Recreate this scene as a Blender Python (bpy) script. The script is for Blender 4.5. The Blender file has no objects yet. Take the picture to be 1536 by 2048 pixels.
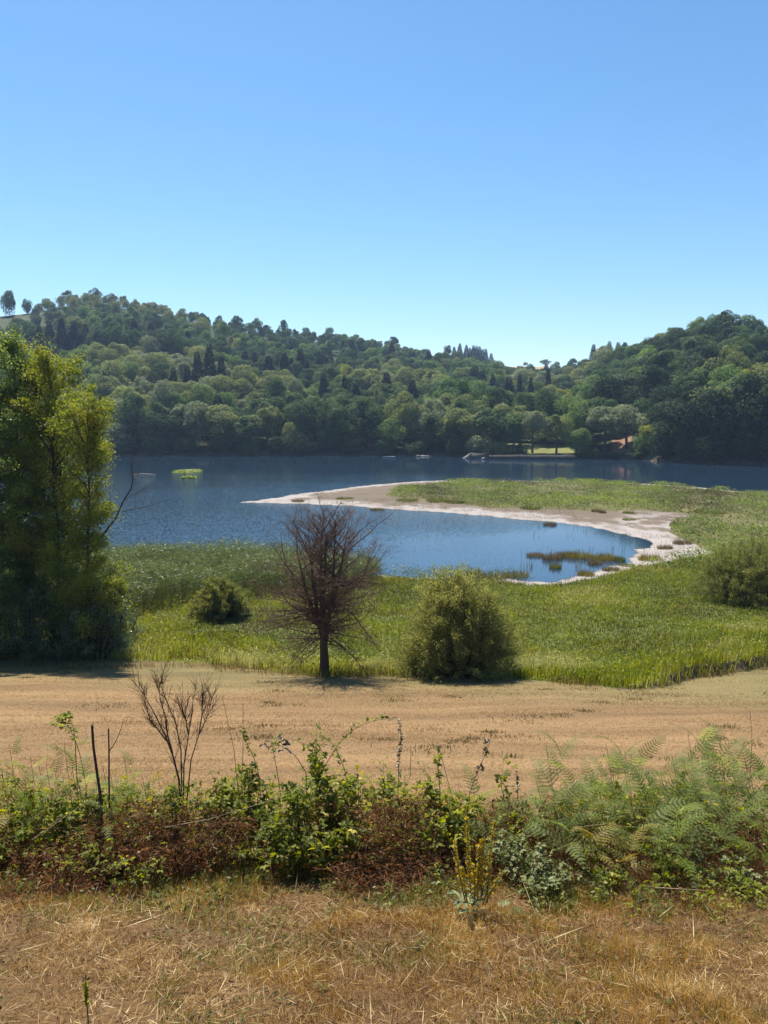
import bpy, math, random
import numpy as np
from mathutils import Vector, Matrix, Euler

R = math.radians
rng = np.random.default_rng(7)
random.seed(7)
scene = bpy.context.scene
COL = scene.collection

# ------------------------------------------------------------------ camera geometry
F = 1577.0                      # focal length in photo pixels (1536 x 2048 frame)
EYE = np.array([0.0, 0.0, 13.0])
PITCH = math.atan2(1024 - 840, F)
CP, SP = math.cos(PITCH), math.sin(PITCH)


def ray(px, py):
    """world direction through photo pixel (px, py), forward component about 1"""
    u = (np.asarray(px, float) - 768) / F
    v = (1024 - np.asarray(py, float)) / F
    return np.stack([u, CP + v * SP, -SP + v * CP], -1)


def on_water(px, py, z=0.0):
    d = ray(px, py)
    t = (z - EYE[2]) / d[..., 2]
    return EYE + d * t[..., None]


def at_dist(px, py, dist):
    """point on the ray at horizontal distance dist from the eye"""
    d = ray(px, py)
    return EYE + d * (dist / np.hypot(d[..., 0], d[..., 1]))[..., None]


def at_depth(px, py, y):
    d = ray(px, py)
    return EYE + d * (y / d[..., 1])[..., None]


def to_px(P):
    P = np.asarray(P, float) - EYE
    fw = P[..., 1] * CP - P[..., 2] * SP
    up = P[..., 1] * SP + P[..., 2] * CP
    return 768 + F * P[..., 0] / fw, 1024 - F * up / fw


# ------------------------------------------------------------------ noise
def _hash(ix, iy, s):
    n = (ix.astype(np.int64) * 374761393 + iy.astype(np.int64) * 668265263 + s * 974634777) & 0xFFFFFFFF
    n = ((n ^ (n >> 13)) * 1274126177) & 0xFFFFFFFF
    return ((n ^ (n >> 16)) & 0xFFFF) / 65535.0


def vnoise(x, y, s=0):
    x = np.asarray(x, float); y = np.asarray(y, float)
    x0 = np.floor(x); y0 = np.floor(y)
    fx = x - x0; fy = y - y0
    fx = fx * fx * (3 - 2 * fx); fy = fy * fy * (3 - 2 * fy)
    a = _hash(x0, y0, s); b = _hash(x0 + 1, y0, s); c = _hash(x0, y0 + 1, s); d = _hash(x0 + 1, y0 + 1, s)
    return (a * (1 - fx) + b * fx) * (1 - fy) + (c * (1 - fx) + d * fx) * fy


def fbm(x, y, s=0, o=4):
    t = 0; a = 1; n = 0
    for k in range(o):
        t = t + a * vnoise(np.asarray(x) * 2 ** k, np.asarray(y) * 2 ** k, s + k); n += a; a *= .5
    return t / n


def sstep(a, b, x):
    t = np.clip((np.asarray(x, float) - a) / (b - a), 0, 1)
    return t * t * (3 - 2 * t)


# ------------------------------------------------------------------ shore lines traced on the water plane
NEAR = [(-2200, 1150), (-1200, 1150), (-600, 1142), (0, 1136), (250, 1134), (560, 1136), (700, 1146), (800, 1152), (900, 1154), (960, 1156),
        (1010, 1160), (1060, 1165), (1100, 1160), (1150, 1152), (1180, 1142), (1225, 1130), (1262, 1117), (1285, 1106),
        (1268, 1099), (1292, 1094), (1300, 1086)]
SOUTH = [(1285, 1079), (1240, 1068), (1185, 1054), (1100, 1044), (1000, 1034), (900, 1026), (800, 1019), (700, 1013), (600, 1008),
         (520, 1006), (484, 1004.5)]
NORTH = [(530, 998), (600, 988), (680, 977), (760, 968), (830, 963), (900, 960.5), (1000, 961), (1150, 962), (1300, 968), (1400, 975),
         (1536, 988), (1750, 1004), (2300, 1030)]
FARS = [(2600, 955), (2000, 945), (1800, 938), (1536, 931), (1420, 928), (1330, 924), (1240, 918), (1150, 917), (1050, 917), (975, 916), (925, 915),
        (850, 912), (700, 911), (500, 911), (230, 911), (0, 909), (-300, 906), (-900, 903), (-2200, 900)]


def w2(L):
    a = np.array(L, float)
    return on_water(a[:, 0], a[:, 1])[:, :2]


WATER = np.concatenate([w2(NEAR), w2(SOUTH), w2(NORTH), w2(FARS)])
_fs = w2(FARS)
_fa = np.arctan2(_fs[:, 0], _fs[:, 1]); _fd = np.hypot(_fs[:, 0], _fs[:, 1])
_o = np.argsort(_fa); _fa = _fa[_o]; _fd = _fd[_o]


def inside(poly, x, y):
    c = np.zeros(np.shape(x), bool)
    n = len(poly)
    for i in range(n):
        x1, y1 = poly[i]; x2, y2 = poly[(i + 1) % n]
        if y1 == y2: continue
        k = ((y1 > y) != (y2 > y)) & (x < (x2 - x1) * (y - y1) / (y2 - y1) + x1)
        c ^= k
    return c


def shore_sd(x, y):
    """distance to the nearest shore line, positive on land"""
    x = np.asarray(x, float); y = np.asarray(y, float)
    d2 = np.full(np.shape(x), 1e12)
    n = len(WATER)
    skip = {len(NEAR) + len(SOUTH) + len(NORTH) - 1, n - 1}
    for i in range(n):
        if i in skip: continue
        ax, ay = WATER[i]; bx, by = WATER[(i + 1) % n]
        ex, ey = bx - ax, by - ay
        t = np.clip(((x - ax) * ex + (y - ay) * ey) / (ex * ex + ey * ey), 0, 1)
        d2 = np.minimum(d2, (x - ax - t * ex) ** 2 + (y - ay - t * ey) ** 2)
    return np.sqrt(d2) * np.where(inside(WATER, x, y), -1, 1)


# ------------------------------------------------------------------ hills
def px_az(p):
    return np.arctan2((np.asarray(p, float) - 768) / F, 1.0)


SKY = np.array([(-900, 660), (-300, 610), (0, 606), (40, 602), (80, 598), (150, 584), (200, 580), (260, 590), (320, 602), (400, 617), (480, 637), (560, 648), (640, 659),
                (700, 665), (760, 674), (800, 686), (850, 698), (900, 705), (940, 709), (980, 722), (1000, 735), (1080, 735), (1110, 730),
                (1150, 723), (1180, 712), (1230, 694), (1280, 678), (1330, 660), (1380, 645), (1440, 630), (1500, 645), (1536, 668), (1700, 720), (2200, 760)], float)
RIDGE = np.array([(-900, 640), (0, 640), (500, 640), (800, 700), (950, 760), (1010, 980), (1085, 980), (1180, 660), (1280, 500), (1440, 410),
                  (1536, 400), (2200, 400)], float)


def far_dist(az): return np.interp(az, _fa, _fd)


def hill(x, y):
    az = np.arctan2(x, y); d = np.hypot(x, y)
    ds = far_dist(az)
    dr = np.interp(az, px_az(RIDGE[:, 0]), RIDGE[:, 1])
    ys = np.interp(az, px_az(SKY[:, 0]), SKY[:, 1])
    px = 768 + F * np.tan(np.clip(az, -.9, .9))
    top = at_dist(px, ys, dr)[..., 2]
    tree = np.where((px > 985) & (px < 1090), 0.0, 11.0)
    zr = top - tree
    u = (d - ds) / (dr - ds)
    right = sstep(1100, 1300, px)
    uu = np.clip(u, 0, 1)
    g = uu ** (1.0 - 0.15 * right) * (1 - .0 * right)
    n = (fbm(x / 70, y / 70, 5, 3) - .5) * 26 * uu * (1 - uu)
    z = zr * g + n + 0.9 * sstep(0, 5, d - ds) + np.minimum(d - ds, 0) * .08
    over = np.maximum(u - 1, 0)
    z = z - np.minimum(over * 60, 70) * sstep(0, .3, over)
    z = np.where(d > ds, np.maximum(z, .3), z)
    return z, u, d - ds


# ------------------------------------------------------------------ near land
EDGEW = None
PROF = np.array([(-300, 14), (-30, 12.2), (0, 10.94), (4, 9.73), (5.5, 9.24), (6.6, 8.95), (8, 8.45), (10, 7.25), (15, 5.95), (38, 0.35), (40.5, 0.0), (400, 0)], float)
EDGE = np.array([(-1200, 1318), (0, 1318), (230, 1319), (400, 1326), (540, 1342), (640, 1352), (800, 1352), (1000, 1357), (1150, 1368), (1250, 1378), (1330, 1373),
                 (1400, 1352), (1536, 1330), (2600, 1240)], float)


def near_z(x, y, sd):
    ramp = np.where(sd > 0, np.minimum(.035 * sd, .32 + .006 * sd), .06 * np.maximum(sd, -40))
    b = np.interp(y, PROF[:, 0], PROF[:, 1])
    b = (np.interp(y - .6, PROF[:, 0], PROF[:, 1]) + b + np.interp(y + .6, PROF[:, 0], PROF[:, 1])) / 3
    near = sstep(14, 6, y)
    bump = (fbm(x * 1.3, y * 1.3, 3, 3) - .5) * .22 * near + (fbm(x / 6, y / 6, 9, 3) - .5) * .5 * sstep(60, 20, y) * sstep(8, 20, y)
    return np.minimum(ramp, .62) * sstep(20, 40, y) + b + bump + (fbm(x / 9, y / 9, 4, 3) - .5) * .35 * sstep(1, 8, sd) * sstep(38, 44, y)


def ground(x, y):
    x = np.asarray(x, float); y = np.asarray(y, float)
    sd = shore_sd(x, y) + ((fbm(x / 3.5, y / 3.5, 21, 3) - .5) * 2.4 + (fbm(x / .9, y / 1.4, 22, 2) - .5) * 1.2) * sstep(45, 60, y)
    zn = near_z(x, y, sd)
    az = np.arctan2(x, y); d = np.hypot(x, y)
    zf, u, off = hill(x, y)
    far = (off > -18) & (y > 60)
    if EDGEW is not None:      # low peat bank where the meadow meets the field on the right
        e = y - field_edge(x, y)
        zn = zn + (.40 * sstep(-.05, .32, e) * sstep(16, 2, e) - .10 * sstep(-1.6, -.1, e) * sstep(.1, -.05, e)) * sstep(9.5, 13.5, x) * (y > 20)
    return np.where(far, np.where(off > 0, zf, np.minimum(zf, -.02)), zn), sd, off


def gz(x, y):
    return float(ground(np.array([x]), np.array([y]))[0][0])


def on_ground(px, py, ymin=3.0, ymax=120.0):
    d = ray(px, py)
    ys = np.geomspace(ymin, ymax, 700)
    P = EYE + d[None] * (ys / d[1])[:, None]
    h = ground(P[:, 0], P[:, 1])[0]
    k = np.argmax(P[:, 2] <= h)
    if P[k, 2] > h[k]: k = len(ys) - 1
    return np.array([P[k, 0], P[k, 1], h[k]])


EDGEW = np.array([on_ground(px, py, 20, 60)[:2] for px, py in EDGE])


def field_edge(x, y):
    """y of the border between mown field and meadow at x"""
    x = np.asarray(x, float)
    return np.interp(x, EDGEW[:, 0], EDGEW[:, 1]) + (fbm(x / 1.7, 0 * x, 65, 3) - .5) * 1.3


# ------------------------------------------------------------------ object helpers
def tag(o, label=None, cat=None, group=None, kind=None):
    if label: o['label'] = label
    if cat: o['category'] = cat
    if group: o['group'] = group
    if kind: o['kind'] = kind
    return o


def empty(name, loc, label, cat, group=None, rz=0):
    o = bpy.data.objects.new(name, None); COL.objects.link(o)
    o.location = loc; o.rotation_euler = (0, 0, rz); o.empty_display_size = .2
    return tag(o, label, cat, group)


def obj(name, mesh, mats=None, parent=None, link=True):
    o = bpy.data.objects.new(name, mesh)
    if link: COL.objects.link(o)
    if mats is not None:
        for m in (mats if isinstance(mats, (list, tuple)) else [mats]): mesh.materials.append(m)
    if parent is not None: o.parent = parent
    return o


class MB:
    """collects quads/tris with a value per vertex and a material index per face"""

    def __init__(s): s.V = []; s.Q = []; s.T = []; s.A = []; s.mq = []; s.mt = []; s.n = 0

    def add(s, V, Q=None, T=None, a=0.5, m=0):
        V = np.asarray(V, float).reshape(-1, 3)
        s.V.append(V); s.A.append(np.broadcast_to(np.asarray(a, float), (len(V),)).copy())
        if Q is not None and len(Q): s.Q.append(np.asarray(Q, np.int64) + s.n); s.mq.append(np.full(len(Q), m))
        if T is not None and len(T): s.T.append(np.asarray(T, np.int64) + s.n); s.mt.append(np.full(len(T), m))
        s.n += len(V)

    def mesh(s, name, smooth=False):
        V = np.concatenate(s.V); A = np.concatenate(s.A)
        Q = np.concatenate(s.Q) if s.Q else np.zeros((0, 4), np.int64)
        T = np.concatenate(s.T) if s.T else np.zeros((0, 3), np.int64)
        me = bpy.data.meshes.new(name)
        me.vertices.add(len(V)); me.vertices.foreach_set('co', V.astype(np.float32).ravel())
        nl = len(Q) * 4 + len(T) * 3
        me.loops.add(nl); me.loops.foreach_set('vertex_index', np.concatenate([Q.ravel(), T.ravel()]).astype(np.int32))
        me.polygons.add(len(Q) + len(T))
        st = np.concatenate([np.arange(len(Q)) * 4, len(Q) * 4 + np.arange(len(T)) * 3]).astype(np.int32)
        me.polygons.foreach_set('loop_start', st)
        mi = np.concatenate((s.mq or [np.zeros(0)]) + (s.mt or [np.zeros(0)])).astype(np.int32)
        me.polygons.foreach_set('material_index', mi)
        if smooth: me.polygons.foreach_set('use_smooth', np.ones(len(mi), bool))
        me.attributes.new('v', 'FLOAT', 'POINT').data.foreach_set('value', A.astype(np.float32))
        me.update(calc_edges=True)
        return me


def unit(v):
    return v / np.maximum(np.linalg.norm(v, axis=-1, keepdims=True), 1e-9)


def rand_unit(n, r=rng):
    return unit(r.normal(size=(n, 3)))


def cards(mb, C, N, L, W, a, m=0, r=rng, fold=.0, updir=None):
    """rhombic leaves at C, facing N"""
    n = len(C)
    t = rand_unit(n, r) if updir is None else updir
    A = unit(np.cross(N, t)) if updir is None else unit(t)
    B = unit(np.cross(N, A))
    L = np.broadcast_to(L, (n,))[:, None]; W = np.broadcast_to(W, (n,))[:, None]
    N = unit(N)
    V = np.stack([C, C + A * L * .45 + B * W * .5 + N * W * fold, C + A * L, C + A * L * .45 - B * W * .5 + N * W * fold], 1)
    mb.add(V.reshape(-1, 3), np.arange(n * 4).reshape(n, 4), a=np.repeat(np.broadcast_to(a, (n,)), 4), m=m)


def blades(mb, P, h, dirs, bend, w, a, m=0, r=rng):
    """grass blades: roots P, lengths h, horizontal lean direction dirs (n,2), bend 0..1, width w"""
    n = len(P)
    h = np.broadcast_to(h, (n,)); bend = np.broadcast_to(bend, (n,)); w = np.broadcast_to(w, (n,))
    d3 = np.concatenate([dirs, np.zeros((n, 1))], 1)
    ang = r.uniform(0, 2 * np.pi, n)
    s = np.stack([np.cos(ang), np.sin(ang), np.zeros(n)], 1) * (w * .5)[:, None]
    up = np.array([0, 0, 1.0])
    M = P + up * (h * .55 * (1 - bend * .35))[:, None] + d3 * (h * bend * .32)[:, None]
    Tp = P + up * (h * (1 - bend * .72))[:, None] + d3 * (h * bend)[:, None]
    V = np.stack([P - s, P + s, M + s * .8, M - s * .8, Tp], 1)
    i = np.arange(n)[:, None] * 5
    mb.add(V.reshape(-1, 3), i + np.array([[0, 1, 2, 3]]), i + np.array([[3, 2, 4]]), a=np.repeat(np.broadcast_to(a, (n,)), 5), m=m)


def tube(mb, pts, rad, k=6, a=.5, m=0):
    pts = np.asarray(pts, float); n = len(pts)
    rad = np.broadcast_to(rad, (n,))
    t = unit(np.gradient(pts, axis=0))
    ref = np.array([1.0, 0, 0]) if abs(t[0, 0]) < .8 else np.array([0, 1.0, 0])
    b = unit(np.cross(t, ref)); c = np.cross(t, b)
    an = np.arange(k) / k * 2 * np.pi
    V = pts[:, None] + rad[:, None, None] * (np.cos(an)[None, :, None] * b[:, None] + np.sin(an)[None, :, None] * c[:, None])
    i = np.arange(n - 1)[:, None] * k; j = np.arange(k)[None]; j2 = (j + 1) % k
    Q = np.stack([i + j, i + j2, i + k + j2, i + k + j], -1).reshape(-1, 4)
    mb.add(V.reshape(-1, 3), Q, a=a, m=m)


# ------------------------------------------------------------------ materials
def mat(name):
    m = bpy.data.materials.new(name); m.use_nodes = True
    nt = m.node_tree; nt.nodes.clear()
    out = nt.nodes.new('ShaderNodeOutputMaterial')
    return m, nt, out


def N(nt, typ, **kw):
    n = nt.nodes.new(typ)
    for k, v in kw.items():
        if k in n.inputs: n.inputs[k].default_value = v
        else: setattr(n, k, v)
    return n


def ramp(nt, stops, fac):
    r = nt.nodes.new('ShaderNodeValToRGB')
    e = r.color_ramp.elements
    while len(e) < len(stops): e.new(0.5)
    for q, (p, c) in zip(e, stops): q.position = p; q.color = (*c, 1)
    nt.links.new(fac, r.inputs[0])
    return r.outputs[0]


def math_(nt, op, a, b):
    n = nt.nodes.new('ShaderNodeMath'); n.operation = op
    for i, q in enumerate((a, b)):
        if isinstance(q, (int, float)): n.inputs[i].default_value = q
        else: nt.links.new(q, n.inputs[i])
    return n.outputs[0]


def foliage(name, stops, trans=.35, rough=.5, spec=.35, objvar=.5, tcol=None):
    """leaf material: colour from the per-leaf value and a per-object random"""
    m, nt, out = mat(name)
    at = N(nt, 'ShaderNodeAttribute', attribute_name='v')
    oi = nt.nodes.new('ShaderNodeObjectInfo')
    f = math_(nt, 'ADD', math_(nt, 'MULTIPLY', at.outputs['Fac'], 1 - objvar), math_(nt, 'MULTIPLY', oi.outputs['Random'], objvar))
    c = ramp(nt, stops, f)
    p = N(nt, 'ShaderNodeBsdfPrincipled', Roughness=rough)
    p.inputs['Specular IOR Level'].default_value = spec
    nt.links.new(c, p.inputs['Base Color'])
    if trans > 0:
        t = nt.nodes.new('ShaderNodeBsdfTranslucent')
        hs = N(nt, 'ShaderNodeHueSaturation', Hue=.485, Saturation=1.15, Value=1.5)
        nt.links.new(c, hs.inputs['Color']); nt.links.new(hs.outputs[0], t.inputs['Color'])
        mx = N(nt, 'ShaderNodeMixShader'); mx.inputs[0].default_value = trans
        nt.links.new(p.outputs[0], mx.inputs[1]); nt.links.new(t.outputs[0], mx.inputs[2])
        nt.links.new(mx.outputs[0], out.inputs[0])
    else:
        nt.links.new(p.outputs[0], out.inputs[0])
    return m


def bark(name, c1, c2, scale=8):
    m, nt, out = mat(name)
    tc = nt.nodes.new('ShaderNodeTexCoord')
    mp = N(nt, 'ShaderNodeMapping'); mp.inputs['Scale'].default_value = (scale, scale, scale * .25)
    nt.links.new(tc.outputs['Object'], mp.inputs[0])
    nz = N(nt, 'ShaderNodeTexNoise', Scale=3.0, Detail=5.0, Roughness=.65)
    nt.links.new(mp.outputs[0], nz.inputs['Vector'])
    c = ramp(nt, [(.3, c1), (.7, c2)], nz.outputs['Fac'])
    p = N(nt, 'ShaderNodeBsdfPrincipled', Roughness=.85)
    p.inputs['Specular IOR Level'].default_value = .2
    b = N(nt, 'ShaderNodeBump', Strength=.5, Distance=.02)
    nt.links.new(nz.outputs['Fac'], b.inputs['Height']); nt.links.new(b.outputs[0], p.inputs['Normal'])
    nt.links.new(c, p.inputs['Base Color']); nt.links.new(p.outputs[0], out.inputs[0])
    return m


def soil(name, s1, s2, amp=.6, bump=.4, dist=.05, stretch=(1, 1, 1), rough=.95):
    """ground material: zone colour held on the mesh, broken up by two noises"""
    m, nt, out = mat(name)
    at = N(nt, 'ShaderNodeAttribute', attribute_name='col')
    tc = nt.nodes.new('ShaderNodeTexCoord')
    mp = N(nt, 'ShaderNodeMapping'); mp.inputs['Scale'].default_value = stretch
    nt.links.new(tc.outputs['Object'], mp.inputs[0])
    n1 = N(nt, 'ShaderNodeTexNoise', Scale=s1, Detail=6.0, Roughness=.7)
    n2 = N(nt, 'ShaderNodeTexNoise', Scale=s2, Detail=4.0, Roughness=.6)
    for q in (n1, n2): nt.links.new(mp.outputs[0], q.inputs['Vector'])
    f = math_(nt, 'ADD', math_(nt, 'MULTIPLY', n1.outputs['Fac'], .6), math_(nt, 'MULTIPLY', n2.outputs['Fac'], .6))
    mr = N(nt, 'ShaderNodeMapRange'); mr.inputs['From Min'].default_value = .35; mr.inputs['From Max'].default_value = .85
    mr.inputs['To Min'].default_value = 1 - amp; mr.inputs['To Max'].default_value = 1 + amp
    nt.links.new(f, mr.inputs['Value'])
    mx = N(nt, 'ShaderNodeVectorMath', operation='SCALE')
    nt.links.new(at.outputs['Color'], mx.inputs[0]); nt.links.new(mr.outputs[0], mx.inputs['Scale'])
    p = N(nt, 'ShaderNodeBsdfPrincipled', Roughness=rough)
    p.inputs['Specular IOR Level'].default_value = .15
    b = N(nt, 'ShaderNodeBump', Strength=bump, Distance=dist)
    nt.links.new(f, b.inputs['Height']); nt.links.new(b.outputs[0], p.inputs['Normal'])
    nt.links.new(mx.outputs[0], p.inputs['Base Color']); nt.links.new(p.outputs[0], out.inputs[0])
    return m


# ------------------------------------------------------------------ sky, sun, camera
SUN_EL, SUN_AZ = R(59), R(-23)
world = bpy.data.worlds.new('World'); scene.world = world; world.use_nodes = True
wn = world.node_tree; wn.nodes.clear()
wo = wn.nodes.new('ShaderNodeOutputWorld'); bg = wn.nodes.new('ShaderNodeBackground')
sk = wn.nodes.new('ShaderNodeTexSky'); sk.sky_type = 'NISHITA'; sk.sun_disc = False
sk.sun_elevation = SUN_EL; sk.sun_rotation = SUN_AZ
sk.air_density = 1.0; sk.dust_density = 0.25; sk.ozone_density = 2.2; sk.altitude = 500
hs = wn.nodes.new('ShaderNodeHueSaturation'); hs.inputs['Hue'].default_value = .495; hs.inputs['Saturation'].default_value = 1.22; hs.inputs['Value'].default_value = 1.0
wn.links.new(sk.outputs[0], hs.inputs['Color']); wn.links.new(hs.outputs[0], bg.inputs['Color'])
bg.inputs['Strength'].default_value = .083
wn.links.new(bg.outputs[0], wo.inputs[0])

sl = bpy.data.lights.new('sun', 'SUN'); sl.energy = 4.6; sl.angle = R(.53); sl.color = (1, .94, .84)
so = bpy.data.objects.new('sun', sl); COL.objects.link(so)
sdir = Vector((math.sin(SUN_AZ) * math.cos(SUN_EL), math.cos(SUN_AZ) * math.cos(SUN_EL), math.sin(SUN_EL)))
so.rotation_euler = sdir.to_track_quat('Z', 'Y').to_euler(); so.location = (0, 0, 60)

cd = bpy.data.cameras.new('camera'); cam = bpy.data.objects.new('camera', cd); COL.objects.link(cam)
cam.location = EYE; cam.rotation_euler = (math.pi / 2 - PITCH, 0, 0)
cd.sensor_fit = 'VERTICAL'; cd.sensor_height = 36; cd.lens = F * 36 / 2048; cd.clip_start = .1; cd.clip_end = 20000
scene.camera = cam
scene.view_settings.view_transform = 'Standard'; scene.view_settings.look = 'None'
scene.view_settings.exposure = 0.95; scene.view_settings.gamma = 1.0
cy = scene.cycles
cy.use_denoising = True; cy.max_bounces = 6; cy.diffuse_bounces = 3; cy.glossy_bounces = 3; cy.transmission_bounces = 3; cy.volume_bounces = 0
cy.transparent_max_bounces = 4; cy.sample_clamp_indirect = 6; cy.caustics_reflective = False; cy.caustics_refractive = False

# ------------------------------------------------------------------ terrain sheets
VEG = [(772, 996), (800, 980), (850, 972), (930, 966), (1000, 964), (1150, 965), (1300, 971), (1400, 978), (1536, 992), (2300, 1040), (2600, 1260), (2400, 1500), (-2200, 1500),
       (-2200, 1160), (-600, 1150), (0, 1142), (560, 1142), (700, 1152), (900, 1160), (1010, 1166), (1060, 1172), (1130, 1168), (1200, 1158), (1260, 1142), (1330, 1128), (1420, 1112),
       (1390, 1092), (1340, 1070), (1345, 1046), (1400, 1036), (1300, 1026), (1180, 1028), (1080, 1022), (980, 1020), (900, 1008), (830, 1004)]
VEGW = w2(VEG)


def terrain():
    fine = np.arange(-36, 36.01, .16)
    coarse = np.concatenate([np.arange(-180, -36, 6.0), fine, np.arange(40, 180, 6.0)])
    A = np.radians(coarse)
    D = np.concatenate([[.05, .3, .7, 1.2], np.geomspace(1.6, 1700, 760)])
    X = D[:, None] * np.sin(A)[None]; Y = D[:, None] * np.cos(A)[None]
    Z, sd, off = ground(X, Y)
    nd, na = X.shape
    i = np.arange(nd - 1)[:, None] * na; j = np.arange(na)[None]; j2 = (j + 1) % na
    Q = np.stack([i + j, i + na + j, i + na + j2, i + j2], -1).reshape(-1, 4)[:, ::-1]
    x = X.ravel(); y = Y.ravel(); z = Z.ravel(); sd = sd.ravel(); off = off.ravel()
    px, _ = to_px(np.stack([x, np.maximum(y, .5), z], 1))
    ey = field_edge(x, np.maximum(y, 1))
    veg = inside(VEGW, x, y)
    # zone colours
    col = np.zeros((len(x), 3))
    def L(*c): return np.array(c, float)
    n1 = fbm(x / 2.2, y / 2.2, 31); n2 = fbm(x * .9, y * .9, 37); n3 = fbm(x / 14, y / 14, 41, 3)
    fg = L(.085, .046, .020) * (1 - n1[:, None]) * 1.3 + L(.15, .092, .040) * n1[:, None] * 1.1
    green = sstep(24, 34, y + (n3 - .5) * 16 + (n1 - .5) * 6)[:, None]
    fld = L(.215, .134, .064) * (1 - green) + L(.16, .126, .052) * green
    fld = fld * (.62 + .76 * fbm(x / 9 + .3 * np.sin(y), y / .9, 43, 4))[:, None]
    mead = L(.085, .10, .022) * (1 - n2[:, None]) + L(.12, .13, .03) * n2[:, None]
    edge = sd + (n1 - .5) * 5 + (n2 - .5) * 7 + (n3 - .5) * 6
    wht = sstep(5.6, 1.6, edge)[:, None] * sstep(-.3, .35, sd)[:, None]
    flat = sstep(1190, 1260, px)[:, None] * sstep(60, 75, y)[:, None] * sstep(115, 95, y)[:, None]
    wht = np.maximum(wht, flat * sstep(.42, .56, n1 + .35 * (n2 - .5))[:, None])
    shr = L(.145, .112, .080) * (1 - wht) + L(.32, .282, .258) * wht
    wht = wht * (1 - sstep(1020, 960, px) * sstep(80, 75, y))[:, None] * (.55 + .45 * sstep(.3, .55, n2))[:, None]
    mud = sstep(.45, -.2, sd + (n2 - .5) * .9)[:, None]
    shr = shr * (1 - mud) + L(.10, .085, .05) * mud
    vg = L(.13, .12, .045)
    shr = np.where(veg[:, None], vg * (.7 + .6 * n1[:, None]), shr)
    hl = L(.035, .05, .016) * (.7 + .6 * n2[:, None])
    _, u, _ = hill(x, y)
    fieldm = ((px > 975) & (px < 1095) & (u > .8) & (y > 300))[:, None]
    hl = np.where(fieldm, np.where((fbm(x / 90, y / 25, 77, 2) > .5)[:, None], L(.46, .30, .15), L(.36, .24, .10)), hl)
    clr = ((px > 985) & (px < 1150) & (off > 1) & (off < 30) & (y > 150))[:, None]
    hl = np.where(clr, L(.17, .18, .058) * (.8 + .4 * n2[:, None]), hl)
    orb = ((px > 1222) & (px < 1262) & (off > 4) & (off < 34) & (y > 150))[:, None]
    hl = np.where(orb, L(.24, .14, .08), hl)
    heath = ((px < 84) & (u > .72) & (y > 300))[:, None]
    hl = np.where(heath, L(.062, .070, .026) * (.5 + 1.0 * n2[:, None]), hl)
    bank = ((off < 2.5) & (y > 150))[:, None]
    hl = np.where(bank, L(.09, .075, .055), hl)
    ed = y - ey
    mead = np.where(((ed < .45) & (x > 9.5))[:, None], L(.030, .022, .013), mead)
    zone = np.where((off > -18) & (y > 60), 4, np.where(y < 10.5, 0, np.where(y < ey, 1, np.where(veg & (y < 75), 2, 3))))
    for zi, c in enumerate((fg, fld, mead, shr, hl)):
        k = zone == zi; col[k] = c[k]
    names = ['ground', 'dry_field', 'meadow', 'shore', 'hills']
    labels = ['dry golden grass bank in front of the brambles', 'mown tan hay field sloping down to the lake meadow',
              'green marsh meadow between hay field and lake', 'pale sandy spit and shore around the lake bay', 'wooded hills beyond the lake']
    mats = [soil('dry_soil', 14, 90, .55, .7, .03), soil('hay_stubble', 1.6, 22, .30, .6, .04, (.35, 2.2, 1)), soil('meadow_soil', 2, 12, .4, .5, .05),
            soil('sand', .8, 6, .22, .5, .06, (.5, 1, 1)), soil('hill_soil', .15, .8, .4, .6, .5)]
    fz = zone[Q].max(1)
    for zi in range(5):
        q = Q[fz == zi]
        u_, inv = np.unique(q, return_inverse=True)
        mb = MB(); mb.add(np.stack([x[u_], y[u_], z[u_]], 1), inv.reshape(-1, 4))
        me = mb.mesh(names[zi], smooth=True)
        c4 = np.concatenate([col[u_], np.ones((len(u_), 1))], 1).astype(np.float32)
        me.attributes.new('col', 'FLOAT_COLOR', 'POINT').data.foreach_set('color', c4.ravel())
        tag(obj(names[zi], me, mats[zi]), labels[zi], None, None, 'structure')


terrain()


# ------------------------------------------------------------------ lake
WIND = .55


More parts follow.
